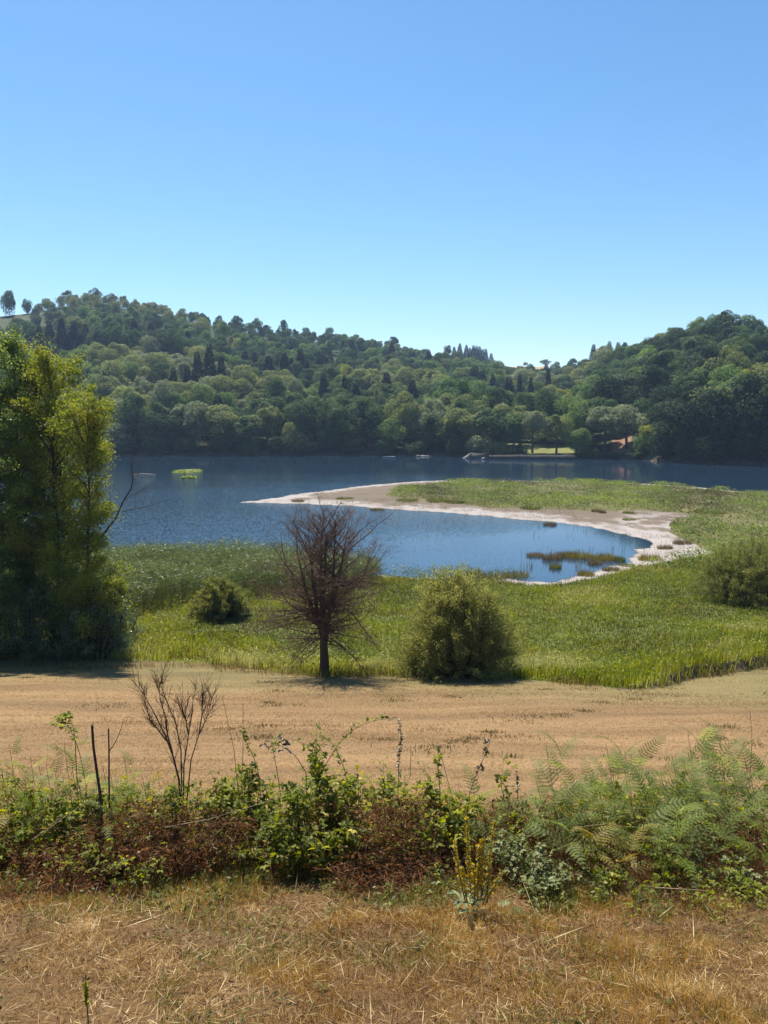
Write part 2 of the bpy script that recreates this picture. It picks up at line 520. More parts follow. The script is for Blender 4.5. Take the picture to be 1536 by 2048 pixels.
def lake():
    m, nt, out = mat('lake_water')
    geo = nt.nodes.new('ShaderNodeNewGeometry')
    p = N(nt, 'ShaderNodeBsdfPrincipled', Roughness=.06, IOR=1.333)
    p.inputs['Base Color'].default_value = (.015, .034, .062, 1)
    p.inputs['Specular IOR Level'].default_value = .5
    # ripples: short wind waves, weaker under the far shore and in the sheltered end of the bay
    mp = N(nt, 'ShaderNodeMapping'); mp.inputs['Scale'].default_value = (1.0, 1.5, 1); mp.inputs['Rotation'].default_value = (0, 0, .25)
    nt.links.new(geo.outputs['Position'], mp.inputs[0])
    n1 = N(nt, 'ShaderNodeTexNoise', Scale=4.5, Detail=3.0, Roughness=.65)
    n2 = N(nt, 'ShaderNodeTexNoise', Scale=.05, Detail=4.0, Roughness=.6)
    mp2 = N(nt, 'ShaderNodeMapping'); mp2.inputs['Scale'].default_value = (.35, 1.0, 1)
    nt.links.new(geo.outputs['Position'], mp2.inputs[0])
    nt.links.new(mp.outputs[0], n1.inputs['Vector']); nt.links.new(mp2.outputs[0], n2.inputs['Vector'])
    at = N(nt, 'ShaderNodeAttribute', attribute_name='wind')
    s = math_(nt, 'MULTIPLY', at.outputs['Fac'], math_(nt, 'ADD', .35, math_(nt, 'MULTIPLY', n2.outputs['Fac'], 1.3)))
    v1 = N(nt, 'ShaderNodeVectorMath', operation='SUBTRACT'); v1.inputs[1].default_value = (.5, .5, .5)
    nt.links.new(n1.outputs['Color'], v1.inputs[0])
    v2 = N(nt, 'ShaderNodeVectorMath', operation='SCALE'); nt.links.new(v1.outputs[0], v2.inputs[0]); nt.links.new(s, v2.inputs['Scale'])
    v3 = N(nt, 'ShaderNodeVectorMath', operation='MULTIPLY'); v3.inputs[1].default_value = (1, 1.2, 0); nt.links.new(v2.outputs[0], v3.inputs[0])
    v4 = N(nt, 'ShaderNodeVectorMath', operation='ADD'); v4.inputs[1].default_value = (0, 0, 1); nt.links.new(v3.outputs[0], v4.inputs[0])
    v5 = N(nt, 'ShaderNodeVectorMath', operation='NORMALIZE'); nt.links.new(v4.outputs[0], v5.inputs[0])
    nt.links.new(v5.outputs[0], p.inputs['Normal'])
    nt.links.new(p.outputs[0], out.inputs[0])
    A = np.radians(np.concatenate([np.arange(-80, -36, 4.0), np.arange(-36, 36.1, .6), np.arange(40, 81, 4.0)]))
    D = np.geomspace(44, 900, 160)
    X = D[:, None] * np.sin(A); Y = D[:, None] * np.cos(A)
    nd, na = X.shape
    i = np.arange(nd - 1)[:, None] * na; j = np.arange(na - 1)[None]
    Q = np.stack([i + j, i + na + j, i + na + j + 1, i + j + 1], -1).reshape(-1, 4)[:, ::-1]
    mb = MB(); mb.add(np.stack([X, Y, 0 * X], -1).reshape(-1, 3), Q)
    me = mb.mesh('lake', True)
    az = np.arctan2(X, Y); d = np.hypot(X, Y)
    off = far_dist(az) - d
    px = 768 + F * X / Y
    cove = sstep(950, 1150, px) * sstep(108, 92, Y)
    wind = WIND * (.05 + .95 * sstep(40, 150, off)) * (1 - .35 * sstep(1150, 1350, px) * sstep(60, 20, off))
    wind = wind * (1 - .85 * cove) * (1 - .72 * sstep(500, 900, px) * sstep(105, 85, Y))
    me.attributes.new('wind', 'FLOAT', 'POINT').data.foreach_set('value', wind.ravel().astype(np.float32))
    tag(obj('lake', me, m), 'rippled blue lake with a shallow bay behind the spit', None, None, 'structure')


lake()


def haze():
    m, nt, out = mat('haze_air')
    v = nt.nodes.new('ShaderNodeVolumePrincipled')
    v.inputs['Color'].default_value = (.50, .68, 1, 1); v.inputs['Density'].default_value = .00017; v.inputs['Anisotropy'].default_value = .2
    nt.links.new(v.outputs[0], out.inputs['Volume'])
    x, z0, z1 = 1750, -4.5, 185
    V = [(-x, -x, z0), (x, -x, z0), (x, x, z0), (-x, x, z0), (-x, -x, z1), (x, -x, z1), (x, x, z1), (-x, x, z1)]
    mb = MB(); mb.add(V, [(0, 3, 2, 1), (4, 5, 6, 7), (0, 1, 5, 4), (1, 2, 6, 5), (2, 3, 7, 6), (3, 0, 4, 7)])
    tag(obj('haze', mb.mesh('haze'), m), 'thin blue summer haze over the valley', None, None, 'stuff')


haze()
# ------------------------------------------------------------------ far trees
G = lambda *a: a
FM = {
    'dark': foliage('leaf_dark_green', [(0, (0.048, 0.084, 0.028)), (.5, (0.073, 0.123, 0.037)), (1, (0.104, 0.162, 0.048))], .3, .7, .12),
    'deep': foliage('leaf_shade_green', [(0, (.026, .048, .018)), (.5, (.040, .068, .023)), (1, (.058, .090, .030))], .25, .7, .1),  # shade of the lower right wood put into a darker leaf colour
    'mid': foliage('leaf_mid_green', [(0, (0.085, 0.146, 0.039)), (.5, (0.131, 0.208, 0.052)), (1, (0.192, 0.268, 0.068))], .33, .7, .12),
    'olive': foliage('leaf_olive', [(0, (0.131, 0.162, 0.051)), (.5, (0.199, 0.230, 0.073)), (1, (0.276, 0.300, 0.101))], .33, .7, .12),
    'pale': foliage('leaf_pale', [(0, (.150, .180, .080)), (.5, (.225, .255, .125)), (1, (.32, .33, .18))], .3, .7, .12),
    'yellow': foliage('leaf_yellow_green', [(0, (0.143, 0.182, 0.026)), (.5, (0.234, 0.260, 0.039)), (1, (0.312, 0.325, 0.058))], .4, .7, .12),
    'conifer': foliage('needle_dark', [(0, (0.021, 0.043, 0.023)), (.5, (0.033, 0.060, 0.031)), (1, (0.049, 0.081, 0.039))], .12, .7, .1),
}
M_TRUNK = bark('far_bark', (.05, .04, .03), (.12, .10, .08), 2)


def crown_round(mb, r, n, cz, rx, rz, nl, ls, size, inner=.12):
    """crown of leaf clumps on many lobes"""
    c = rand_unit(nl, r) * np.array([rx, rx, rz]) * r.uniform(.45, .8, (nl, 1))
    c[:, 2] *= np.where(c[:, 2] < 0, .9, 1); c[:, 2] += cz
    lr = ls * r.uniform(.45, 1.35, nl)
    k = r.integers(0, nl, n)
    d = rand_unit(n, r); d[:, 2] = np.where((d[:, 2] < 0) & (r.random(n) < .55), -d[:, 2], d[:, 2])
    rad = np.where(r.random(n) < inner, r.uniform(.2, .8, n), r.uniform(.82, 1.08, n))
    P = c[k] + d * (lr[k] * rad)[:, None]
    dist = np.linalg.norm(P[:, None] - c[None], axis=2) / lr[None]
    dist[np.arange(n), k] = 9
    keep = (dist.min(1) > .62) | (r.random(n) < .15)
    gap = fbm(P[:, 0] * 1.1 + 7 * P[:, 1] * .13, P[:, 2] * 1.1 + P[:, 1] * .9, int(r.integers(999)), 3)
    keep &= gap > .40
    P = P[keep] + d[keep] * ((gap[keep] - .5) * .9)[:, None]; d = d[keep]; kk = k[keep]
    Nn = unit(d * 1.1 + rand_unit(len(P), r) * .8 + np.array([0, 0, .15]))
    s = size * r.uniform(.6, 1.35, len(P))
    lobev = r.random(nl)
    cards(mb, P, Nn, s, s * .8, np.clip(.55 * lobev[kk] + .45 * r.random(len(P)), 0, 1), r=r)


def trunk(mb, r, h, r0, lean=.15, m=1, k=6):
    z = np.linspace(-.12 * h, h, 6)
    p = np.stack([np.cumsum(r.normal(0, lean * .3, 6)), np.cumsum(r.normal(0, lean * .3, 6)), z], 1); p[0, :2] = p[1, :2] = 0
    tube(mb, p, np.linspace(r0 * 1.15, r0 * .45, 6), k, m=m)
    for q in range(4):
        s = p[3 + q % 2]; a = r.uniform(0, 6.28); l = h * r.uniform(.3, .5)
        e = s + np.array([math.cos(a) * l * .7, math.sin(a) * l * .7, l])
        tube(mb, np.array([s, (s + e) / 2 + np.array([0, 0, .1]), e]), [r0 * .4, r0 * .3, r0 * .12], 5, m=m)


PROTO = {}


def proto(kind, i):
    key = (kind, i)
    if key in PROTO: return PROTO[key]
    r = np.random.default_rng(sum(map(ord, kind)) * 31 + i)
    mb = MB(); tb = MB()
    if kind == 'round':
        crown_round(mb, r, 15000, 5.4, 3.5, 4.3, 17, 1.75, .30)
        trunk(tb, r, 4.5, .28, m=0)
    elif kind == 'tall':
        crown_round(mb, r, 15000, 5.2, 2.5, 4.7, 18, 1.45, .28)
        trunk(tb, r, 5, .25, m=0)
    elif kind == 'open':      # crown lifted on a visible trunk
        crown_round(mb, r, 12500, 6.3, 3.1, 3.3, 14, 1.55, .30)
        trunk(tb, r, 5.2, .26, m=0)
    elif kind == 'bush':
        crown_round(mb, r, 9000, 4.6, 5.2, 4.6, 14, 2.5, .55)
        trunk(tb, r, 4, .3, m=0)
    elif kind == 'cone':
        n = 6000
        t = r.random(n) ** .6                      # 1 at base
        z = 10 - t * 9.3
        a = r.uniform(0, 6.28, n); wh = .78 + .22 * np.sin(z * 7 + 2 * np.sin(a * 3))
        rad = (.12 + 1.95 * t) * wh * np.sqrt(r.uniform(.35, 1, n))
        P = np.stack([rad * np.cos(a), rad * np.sin(a), z - .22 * rad], 1)
        o = np.stack([np.cos(a), np.sin(a), -.35 + 0 * a], 1)
        cards(mb, P, unit(np.stack([np.cos(a) * .3, np.sin(a) * .3, 1 + 0 * a], 1) + rand_unit(n, r) * .55), .38 * r.uniform(.6, 1.3, n), .17, r.random(n), r=r,
              updir=unit(o + rand_unit(n, r) * .4))
        trunk(tb, r, 9.4, .16, .02, m=0)
    elif kind == 'pine':
        crown_round(mb, r, 8500, 7.3, 2.5, 2.3, 12, 1.15, .28)
        trunk(tb, r, 7, .22, m=0)
    PROTO[key] = (mb.mesh(kind + '_crown'), tb.mesh(kind + '_trunk', True))
    return PROTO[key]


NVAR = dict(round=6, tall=5, open=4, bush=3, cone=3, pine=3)
WID = dict(round=8.6, tall=6.4, open=7.4, bush=12.5, cone=3.9, pine=6.2)
CLONE = {}


def crown_mesh(kind, i, colr):
    k = (kind, i, colr)
    if k not in CLONE:
        m = proto(kind, i)[0].copy(); m.name = kind + '_crown'; m.materials.clear(); m.materials.append(FM[colr]); CLONE[k] = m
    return CLONE[k]


TREES = []   # x, y, z, width, height, kind, var, colour, note


def add_tree(x, y, w, h, kind, colr, note='', z=None):
    z = gz(x, y) if z is None else z
    TREES.append(dict(p=(x, y, z), w=w, h=h, kind=kind, var=int(rng.integers(NVAR[kind])), col=colr, note=note))


def px_tree(px, ytop, wpx, kind, colr, off, note=''):
    """tree whose foot stands `off` metres behind the far shore, sized to the picture"""
    az = math.atan2((px - 768) / F, 1.0)
    d = float(far_dist(az)) + off
    x, y = d * math.sin(az), d * math.cos(az)
    z = gz(x, y)
    P = at_dist(px, ytop, d)
    add_tree(x, y, wpx / F * d, max(P[2] - z, 2.0), kind, colr, note, z)


FRONT = [  # px, top, width, kind, colour, metres behind shore, note
    (60, 800, 80, 'round', 'dark', 5, ''), (120, 815, 70, 'round', 'dark', 4, ''), (185, 820, 78, 'round', 'olive', 4, ''), (236, 848, 66, 'round', 'pale', 2, ''),
    (272, 780, 80, 'round', 'dark', 7, ''), (318, 800, 70, 'tall', 'dark', 6, ''), (350, 815, 60, 'tall', 'dark', 5, ''), (388, 793, 110, 'round', 'pale', 7, ''),
    (448, 798, 92, 'round', 'olive', 6, ''), (492, 822, 70, 'tall', 'dark', 4, ''), (535, 803, 96, 'round', 'olive', 6, ''), (585, 842, 62, 'bush', 'olive', 1.5, ''),
    (630, 784, 84, 'tall', 'dark', 9, ''), (658, 845, 50, 'round', 'dark', 3, ''), (685, 810, 80, 'round', 'dark', 5, ''), (735, 790, 92, 'round', 'dark', 9, ''),
    (783, 828, 66, 'round', 'mid', 3, ''), (808, 778, 84, 'round', 'olive', 12, ''), (860, 784, 94, 'round', 'pale', 12, ''), (855, 828, 64, 'round', 'dark', 4, ''),
    (898, 830, 60, 'tall', 'dark', 7, ''), (918, 812, 80, 'open', 'olive', 8, ''), (958, 820, 60, 'open', 'pale', 10, ''), (984, 812, 74, 'open', 'dark', 8, ''),
    (1026, 826, 66, 'open', 'dark', 6, ''), (1064, 817, 64, 'open', 'pale', 6, 'c'), (1112, 822, 62, 'open', 'olive', 6, 'c'), (1152, 838, 58, 'tall', 'mid', 4, ''),
    (1208, 808, 86, 'open', 'pale', 7, 'c'), (1252, 805, 90, 'open', 'pale', 8, 'c'), (1302, 830, 48, 'tall', 'yellow', 7, ''),
    (955, 868, 62, 'bush', 'pale', 2.5, 'sh'), (1000, 882, 40, 'bush', 'olive', 2.5, 'sh'), (908, 872, 40, 'bush', 'dark', 1.5, 'sh'), (1040, 884, 26, 'bush', 'dark', 2, 'sh'),
    (1165, 868, 34, 'bush', 'olive', 2, 'sh'), (1285, 868, 46, 'bush', 'mid', 3, 'sh'), (1215, 903, 50, 'bush', 'dark', 1.5, 'sh'), (1180, 896, 44, 'bush', 'dark', 1.5, 'sh'), (1275, 900, 40, 'bush', 'dark', 1.5, 'sh'),
    (500, 880, 50, 'bush', 'dark', 1.2, 'sh'), (560, 872, 50, 'bush', 'dark', 1.2, 'sh'), (620, 878, 54, 'bush', 'dark', 1.2, 'sh'), (705, 878, 54, 'bush', 'dark', 1, 'sh'), (770, 872, 50, 'bush', 'dark', 1.2, 'sh'),
    (835, 880, 50, 'bush', 'dark', 1.2, 'sh'), (440, 872, 58, 'bush', 'dark', 1.2, 'sh'), (375, 872, 60, 'bush', 'dark', 1.2, 'sh'), (310, 866, 60, 'bush', 'dark', 1.2, 'sh'), (255, 880, 50, 'bush', 'dark', 1, 'sh'),
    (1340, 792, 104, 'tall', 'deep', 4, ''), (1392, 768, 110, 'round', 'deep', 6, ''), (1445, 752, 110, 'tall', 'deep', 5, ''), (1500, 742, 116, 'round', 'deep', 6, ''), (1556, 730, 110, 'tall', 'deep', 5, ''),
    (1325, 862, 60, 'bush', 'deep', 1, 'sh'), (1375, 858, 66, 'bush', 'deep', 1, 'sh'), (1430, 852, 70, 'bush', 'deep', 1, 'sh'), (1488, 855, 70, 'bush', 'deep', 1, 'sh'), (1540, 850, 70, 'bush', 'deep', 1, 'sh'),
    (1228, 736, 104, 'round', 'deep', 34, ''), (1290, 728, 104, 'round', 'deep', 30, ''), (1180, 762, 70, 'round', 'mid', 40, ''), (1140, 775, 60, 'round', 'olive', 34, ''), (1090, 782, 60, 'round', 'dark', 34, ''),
    (1040, 772, 74, 'round', 'dark', 40, ''), (985, 760, 84, 'round', 'dark', 44, ''), (905, 742, 90, 'round', 'mid', 60, ''), (328, 765, 62, 'round', 'pale', 22, ''), (755, 768, 44, 'round', 'pale', 30, ''),
    (235, 800, 70, 'round', 'pale', 24, ''), (130, 722, 80, 'round', 'dark', 70, ''), (190, 728, 70, 'round', 'dark', 66, ''), (80, 726, 70, 'round', 'dark', 60, ''), (560, 752, 60, 'round', 'dark', 40, ''),
    (400, 700, 46, 'cone', 'conifer', 70, ''), (424, 684, 52, 'cone', 'conifer', 74, ''), (447, 708, 46, 'cone', 'conifer', 68, ''), (380, 728, 40, 'cone', 'conifer', 66, ''), (330, 715, 60, 'round', 'dark', 74, ''), (352, 732, 40, 'cone', 'conifer', 64, ''),
    (648, 742, 40, 'cone', 'conifer', 60, ''), (690, 748, 36, 'cone', 'conifer', 58, ''), (1058, 752, 30, 'cone', 'conifer', 120, ''), (1092, 735, 30, 'cone', 'conifer', 150, ''), (1036, 745, 26, 'cone', 'conifer', 140, ''),
]
for t in FRONT: px_tree(*t)
for px, yt, w in [(92, 652, 34), (112, 640, 36), (136, 632, 38), (160, 640, 36), (182, 646, 34), (70, 668, 32), (205, 655, 36), (150, 662, 36), (100, 672, 36)]:
    px_tree(px, yt, w, 'cone', 'conifer', 165 + rng.uniform(-12, 12), 'st')
for px in range(215, 392, 17):      # dark belt across the left hill
    px_tree(px + rng.uniform(-5, 5), 640 + (px - 215) * .13 + rng.uniform(-8, 10), 38, 'tall' if px % 3 else 'round', 'dark', 150 + rng.uniform(-10, 10), 'st')


def ridge_tree(px, ytop, wpx, kind, colr, back=0):
    az = math.atan2((px - 768) / F, 1.0)
    d = float(np.interp(az, px_az(RIDGE[:, 0]), RIDGE[:, 1])) - back
    x, y = d * math.sin(az), d * math.cos(az); z = gz(x, y)
    h = at_dist(px, ytop, d)[2] - z
    if h < 3: return
    add_tree(x, y, wpx / F * d, h, kind, colr, 'sky', z)


for a in [(36, 578, 27, 'bush', 'dark'), (70, 597, 20, 'bush', 'dark'), (10, 601, 16, 'bush', 'dark'), (150, 580, 22, 'tall', 'dark'), (205, 575, 26, 'round', 'dark'), (570, 638, 22, 'round', 'dark'), (520, 634, 26, 'round', 'mid'),
          (480, 627, 28, 'round', 'dark'), (660, 656, 24, 'round', 'dark'), (785, 669, 26, 'round', 'dark'), (894, 690, 18, 'pine', 'dark'), (906, 693, 20, 'cone', 'conifer'), (917, 686, 22, 'cone', 'conifer'), (930, 689, 22, 'cone', 'conifer'), (937, 695, 20, 'cone', 'conifer'), (950, 691, 22, 'cone', 'conifer'), (962, 697, 20, 'cone', 'conifer'),
          (944, 690, 23, 'cone', 'conifer'), (956, 692, 22, 'cone', 'conifer'), (968, 697, 22, 'cone', 'conifer'), (979, 706, 21, 'cone', 'conifer'), (1046, 724, 12, 'round', 'olive'), (1086, 717, 24, 'round', 'dark'), (1108, 722, 22, 'round', 'mid'),
          (1140, 713, 26, 'round', 'dark'), (1180, 688, 27, 'cone', 'conifer'), (1196, 692, 25, 'cone', 'conifer'), (1211, 682, 27, 'cone', 'conifer'), (1228, 684, 25, 'cone', 'conifer'), (1242, 684, 18, 'pine', 'dark'),
          (1385, 632, 40, 'round', 'mid'), (1440, 618, 52, 'round', 'dark'), (1420, 624, 36, 'open', 'mid'), (1480, 632, 40, 'round', 'mid'), (1500, 642, 44, 'round', 'dark'), (1330, 650, 36, 'round', 'mid'), (1525, 660, 44, 'round', 'dark')]:
    ridge_tree(*a)

# the rest of the wood, row behind row up the slopes
hand = np.array([t['p'][:2] for t in TREES])
for az in np.arange(-.62, .62, .021):
    ds = float(far_dist(az)); dr = float(np.interp(az, px_az(RIDGE[:, 0]), RIDGE[:, 1]))
    d = ds + 9
    while d < dr + 30:
        a2 = az + rng.uniform(-.009, .009); dj = d + rng.uniform(-3.5, 3.5)
        d += 10.5 + (5 if d - ds < .78 * (dr - ds) else -1) * (d - ds) / (dr - ds) 
        x, y = dj * math.sin(a2), dj * math.cos(a2)
        if dj * .0185 < 6.0 and rng.random() < .15: continue
        px = 768 + F * math.tan(a2)
        u = (dj - ds) / (dr - ds)
        if 975 < px < 1098 and u > .62: continue
        if px < 84 and u > .72: continue
        if 1040 < px < 1150 and dj - ds < 26: continue
        if 1222 < px < 1264 and dj - ds < 30: continue
        if len(hand) and np.min(np.hypot(hand[:, 0] - x, hand[:, 1] - y)) < 4.5: continue
        q = (fbm(np.array([x / 60]), np.array([y / 60]), 88, 2)[0] - .5) * 1.35 + .5 + rng.uniform(-.10, .10)
        right = px > 1180
        if q < .36: kind, colr = ('cone', 'conifer') if rng.random() < .35 and not right and u < .8 else ('tall', 'dark')
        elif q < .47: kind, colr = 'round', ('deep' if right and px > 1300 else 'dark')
        elif q < .60: kind, colr = ('round' if rng.random() < .6 else 'tall'), ('mid' if rng.random() < .75 else 'dark')
        elif q < .74: kind, colr = 'round', ('olive' if rng.random() < .6 else 'mid' if rng.random() < .8 else 'yellow')
        else: kind, colr = 'round', ('pale' if rng.random() < .35 else 'olive')
        h = (rng.uniform(9.5, 19) if u < .78 else rng.uniform(9.5, 13.5)) * (1.12 if right else 1) * (.72 + .28 * min(1, (1.25 - u)))
        if kind == 'cone': h *= 1.1
        w = WID[kind] / 10 * h * rng.uniform(.95, 1.25)
        if right: w *= 1.1
        if kind == 'cone': w *= 1.45
        add_tree(x, y, w, h, kind, colr)

# which of them show: walk outwards, keeping the highest line already covered in every column
cols = np.full(1536, 2048.0)
for t in TREES: t['d'] = math.hypot(t['p'][0], t['p'][1])
for t in sorted(TREES, key=lambda t: t['d']):
    x, y, z = t['p']
    cx, cyt = to_px((x, y, z + t['h'])); _, cyb = to_px((x, y, z))
    hw = .5 * t['w'] / t['d'] * F
    a, b = int(max(0, cx - hw)), int(min(1535, cx + hw))
    t['px'] = float(cx); t['top'] = float(cyt); t['vis'] = 0
    if b <= a: continue
    k = np.arange(a, b + 1)
    top = cyt + (cyb - cyt) * .45 * ((k - cx) / hw) ** 2
    if t['kind'] == 'cone': top = cyt + (cyb - cyt) * np.abs(k - cx) / hw
    t['vis'] = float(np.clip(np.minimum(cols[k], 935) - top, 0, cyb - cyt).sum())
    cols[k] = np.minimum(cols[k], top)
order = sorted(TREES, key=lambda t: -t['vis'] - (4000 if t['note'] else 0) - (150 if t in TREES[:140] else 0))
IND = [t for t in order if t['vis'] > 60][:255]
IDS = set(map(id, IND))
REST = [t for t in TREES if id(t) not in IDS]

CW = {'deep': 'shade darkened green', 'dark': 'dark green', 'mid': 'mid green', 'olive': 'olive green', 'pale': 'pale silvery', 'yellow': 'yellow green', 'conifer': 'blackish green'}
KW = {'round': 'round crowned tree', 'tall': 'tall narrow tree', 'open': 'bare trunked tree', 'bush': 'low rounded shrub', 'cone': 'pointed conifer', 'pine': 'wide topped tree'}
KN = {'round': 'broadleaf_tree', 'tall': 'broadleaf_tree', 'open': 'broadleaf_tree', 'bush': 'shore_shrub', 'cone': 'conifer', 'pine': 'broadleaf_tree'}
KC = {'bush': 'shrub', 'cone': 'conifer'}


def place_of(t):
    off = t['d'] - float(far_dist(math.atan2(t['p'][0], t['p'][1])))
    if t['note'] == 'sky': return 'on the skyline'
    if off < 14: return 'on the far shore'
    px = t['px']
    if 960 < px < 1170: return 'in the valley between hills'
    dr = float(np.interp(math.atan2(t['p'][0], t['p'][1]), px_az(RIDGE[:, 0]), RIDGE[:, 1]))
    u = off / (dr - (t['d'] - off))
    where = 'low' if u < .33 else 'halfway up' if u < .66 else 'high'
    return where + (' on the right hill' if px > 1100 else ' on the left hill')


ORD = ['', 'second', 'third', 'fourth', 'fifth', 'sixth', 'seventh', 'eighth', 'ninth', 'tenth', 'eleventh', 'twelfth']


def ordinal(i):
    if i < 12: return ORD[i]
    n = i + 1
    return '%d%s' % (n, {1: 'st', 2: 'nd', 3: 'rd'}.get(n % 10, 'th') if n % 100 not in (11, 12, 13) else 'th')


groups = {}
for t in IND: groups.setdefault((t['col'], t['kind'], place_of(t)), []).append(t)
for (c, kd, pl), ts in groups.items():
    ts.sort(key=lambda t: t['px'])
    for i, t in enumerate(ts):
        base = f"{CW[c]} {KW[kd]} {pl}"
        if len(ts) == 1: t['label'] = base
        elif i == 0: t['label'] = base + ', leftmost such'
        elif i == len(ts) - 1: t['label'] = base + ', rightmost such'
        else: t['label'] = base + f', {ordinal(i)} such from left'
GRP = lambda t: 'shrubs along the far shore' if t['kind'] == 'bush' else 'conifers on the far hills' if t['kind'] == 'cone' else 'trees along the far shore' if 'far shore' in place_of(t) else 'broadleaf trees on the far hills'


def spawn(t):
    w, h = t['w'] / WID[t['kind']], t['h'] / 10
    me = crown_mesh(t['kind'], t['var'], t['col'])
    rz = rng.uniform(0, 6.28)
    shore = "far shore" in place_of(t) and t['kind'] != 'bush'
    if shore or t['note'] == 'c' or t['kind'] in ('pine', 'open') or (t['note'] == 'sky' and t['kind'] != 'cone'):
        o = empty(KN[t['kind']], t['p'], t['label'], KC.get(t['kind'], 'tree'), GRP(t), rz); o.scale = (w, w, h)
        obj('crown', me, None, o)
        tr = proto(t['kind'], t['var'])[1]
        if not tr.materials: tr.materials.append(M_TRUNK)
        obj('trunk', tr, None, o)
    else:
        o = obj(KN[t['kind']], me); o.location = t['p']; o.rotation_euler.z = rz; o.scale = (w, w, h)
        tag(o, t['label'], KC.get(t['kind'], 'tree'), GRP(t))


for t in IND: spawn(t)


def scatter(name, label, pts, idx, rot, scl, sources, kind='stuff'):
    """one object of kind stuff: copies of the source meshes on points (geometry nodes)"""
    src = bpy.data.collections.new(name + '_pieces')
    for i, (me, _) in enumerate(sources):
        o = bpy.data.objects.new('%s_piece_%02d' % (name, i), me); src.objects.link(o)
    me = bpy.data.meshes.new(name)
    me.vertices.add(len(pts)); me.vertices.foreach_set('co', np.asarray(pts, np.float32).ravel())
    me.attributes.new('idx', 'INT', 'POINT').data.foreach_set('value', np.asarray(idx, np.int32))
    me.attributes.new('rot', 'FLOAT_VECTOR', 'POINT').data.foreach_set('vector', np.asarray(rot, np.float32).ravel())
    me.attributes.new('scl', 'FLOAT_VECTOR', 'POINT').data.foreach_set('vector', np.asarray(scl, np.float32).ravel())
    me.update()
    o = obj(name, me); tag(o, label, None, None, kind)
    ng = bpy.data.node_groups.new(name, 'GeometryNodeTree')
    ng.interface.new_socket('Geometry', in_out='INPUT', socket_type='NodeSocketGeometry')
    ng.interface.new_socket('Geometry', in_out='OUTPUT', socket_type='NodeSocketGeometry')
    gi = ng.nodes.new('NodeGroupInput'); go = ng.nodes.new('NodeGroupOutput')
    ip = ng.nodes.new('GeometryNodeInstanceOnPoints'); ci = ng.nodes.new('GeometryNodeCollectionInfo')
    ci.inputs['Collection'].default_value = src; ci.inputs['Separate Children'].default_value = True; ci.inputs['Reset Children'].default_value = True
    ip.inputs['Pick Instance'].default_value = True

    def na(nm, ty):
        a = ng.nodes.new('GeometryNodeInputNamedAttribute'); a.data_type = ty; a.inputs['Name'].default_value = nm
        return a.outputs['Attribute']
    l = ng.links.new
    l(gi.outputs[0], ip.inputs['Points']); l(ci.outputs[0], ip.inputs['Instance'])
    l(na('idx', 'INT'), ip.inputs['Instance Index']); l(na('rot', 'FLOAT_VECTOR'), ip.inputs['Rotation']); l(na('scl', 'FLOAT_VECTOR'), ip.inputs['Scale'])
    l(ip.outputs[0], go.inputs[0])
    md = o.modifiers.new('pieces', 'NODES'); md.node_group = ng
    return o


keys = sorted({(t['kind'], t['var'], t['col']) for t in REST})
kidx = {k: i for i, k in enumerate(keys)}
scatter('forest', 'mixed wood covering both hills behind the lake', [t['p'] for t in REST], [kidx[(t['kind'], t['var'], t['col'])] for t in REST],
        [(0, 0, rng.uniform(0, 6.28)) for t in REST], [(t['w'] / WID[t['kind']], t['w'] / WID[t['kind']], t['h'] / 10) for t in REST],
        [(crown_mesh(*k), None) for k in keys])
print('TREES', len(TREES), 'individual', len(IND), 'labels', len({t['label'] for t in IND}))
# ------------------------------------------------------------------ far shore odds and ends
M_STONE = mat('pale_stone')
def simple(name, c, rough=.8, spec=.3, nscale=20, var=.35):
    m, nt, out = mat(name)
    tc = nt.nodes.new('ShaderNodeTexCoord')
    nz = N(nt, 'ShaderNodeTexNoise', Scale=nscale, Detail=5.0)
    nt.links.new(tc.outputs['Object'], nz.inputs['Vector'])
    c1 = tuple(x * (1 - var) for x in c); c2 = tuple(min(1, x * (1 + var)) for x in c)
    p = N(nt, 'ShaderNodeBsdfPrincipled', Roughness=rough); p.inputs['Specular IOR Level'].default_value = spec
    nt.links.new(ramp(nt, [(.35, c1), (.65, c2)], nz.outputs['Fac']), p.inputs['Base Color'])
    nt.links.new(p.outputs[0], out.inputs[0])
    return m


M_STONE = simple('pale_concrete', (.20, .18, .16)); M_HULL = simple('white_hull', (.26, .28, .31), .35, .5, 3, .08); M_DARKWALL = simple('dark_bank_stone', (.07, .06, .05), nscale=2)
M_WOODIN = simple('boat_inside', (.20, .14, .09), nscale=6); M_LOG = simple('bleached_wood', (.55, .50, .42), nscale=9)


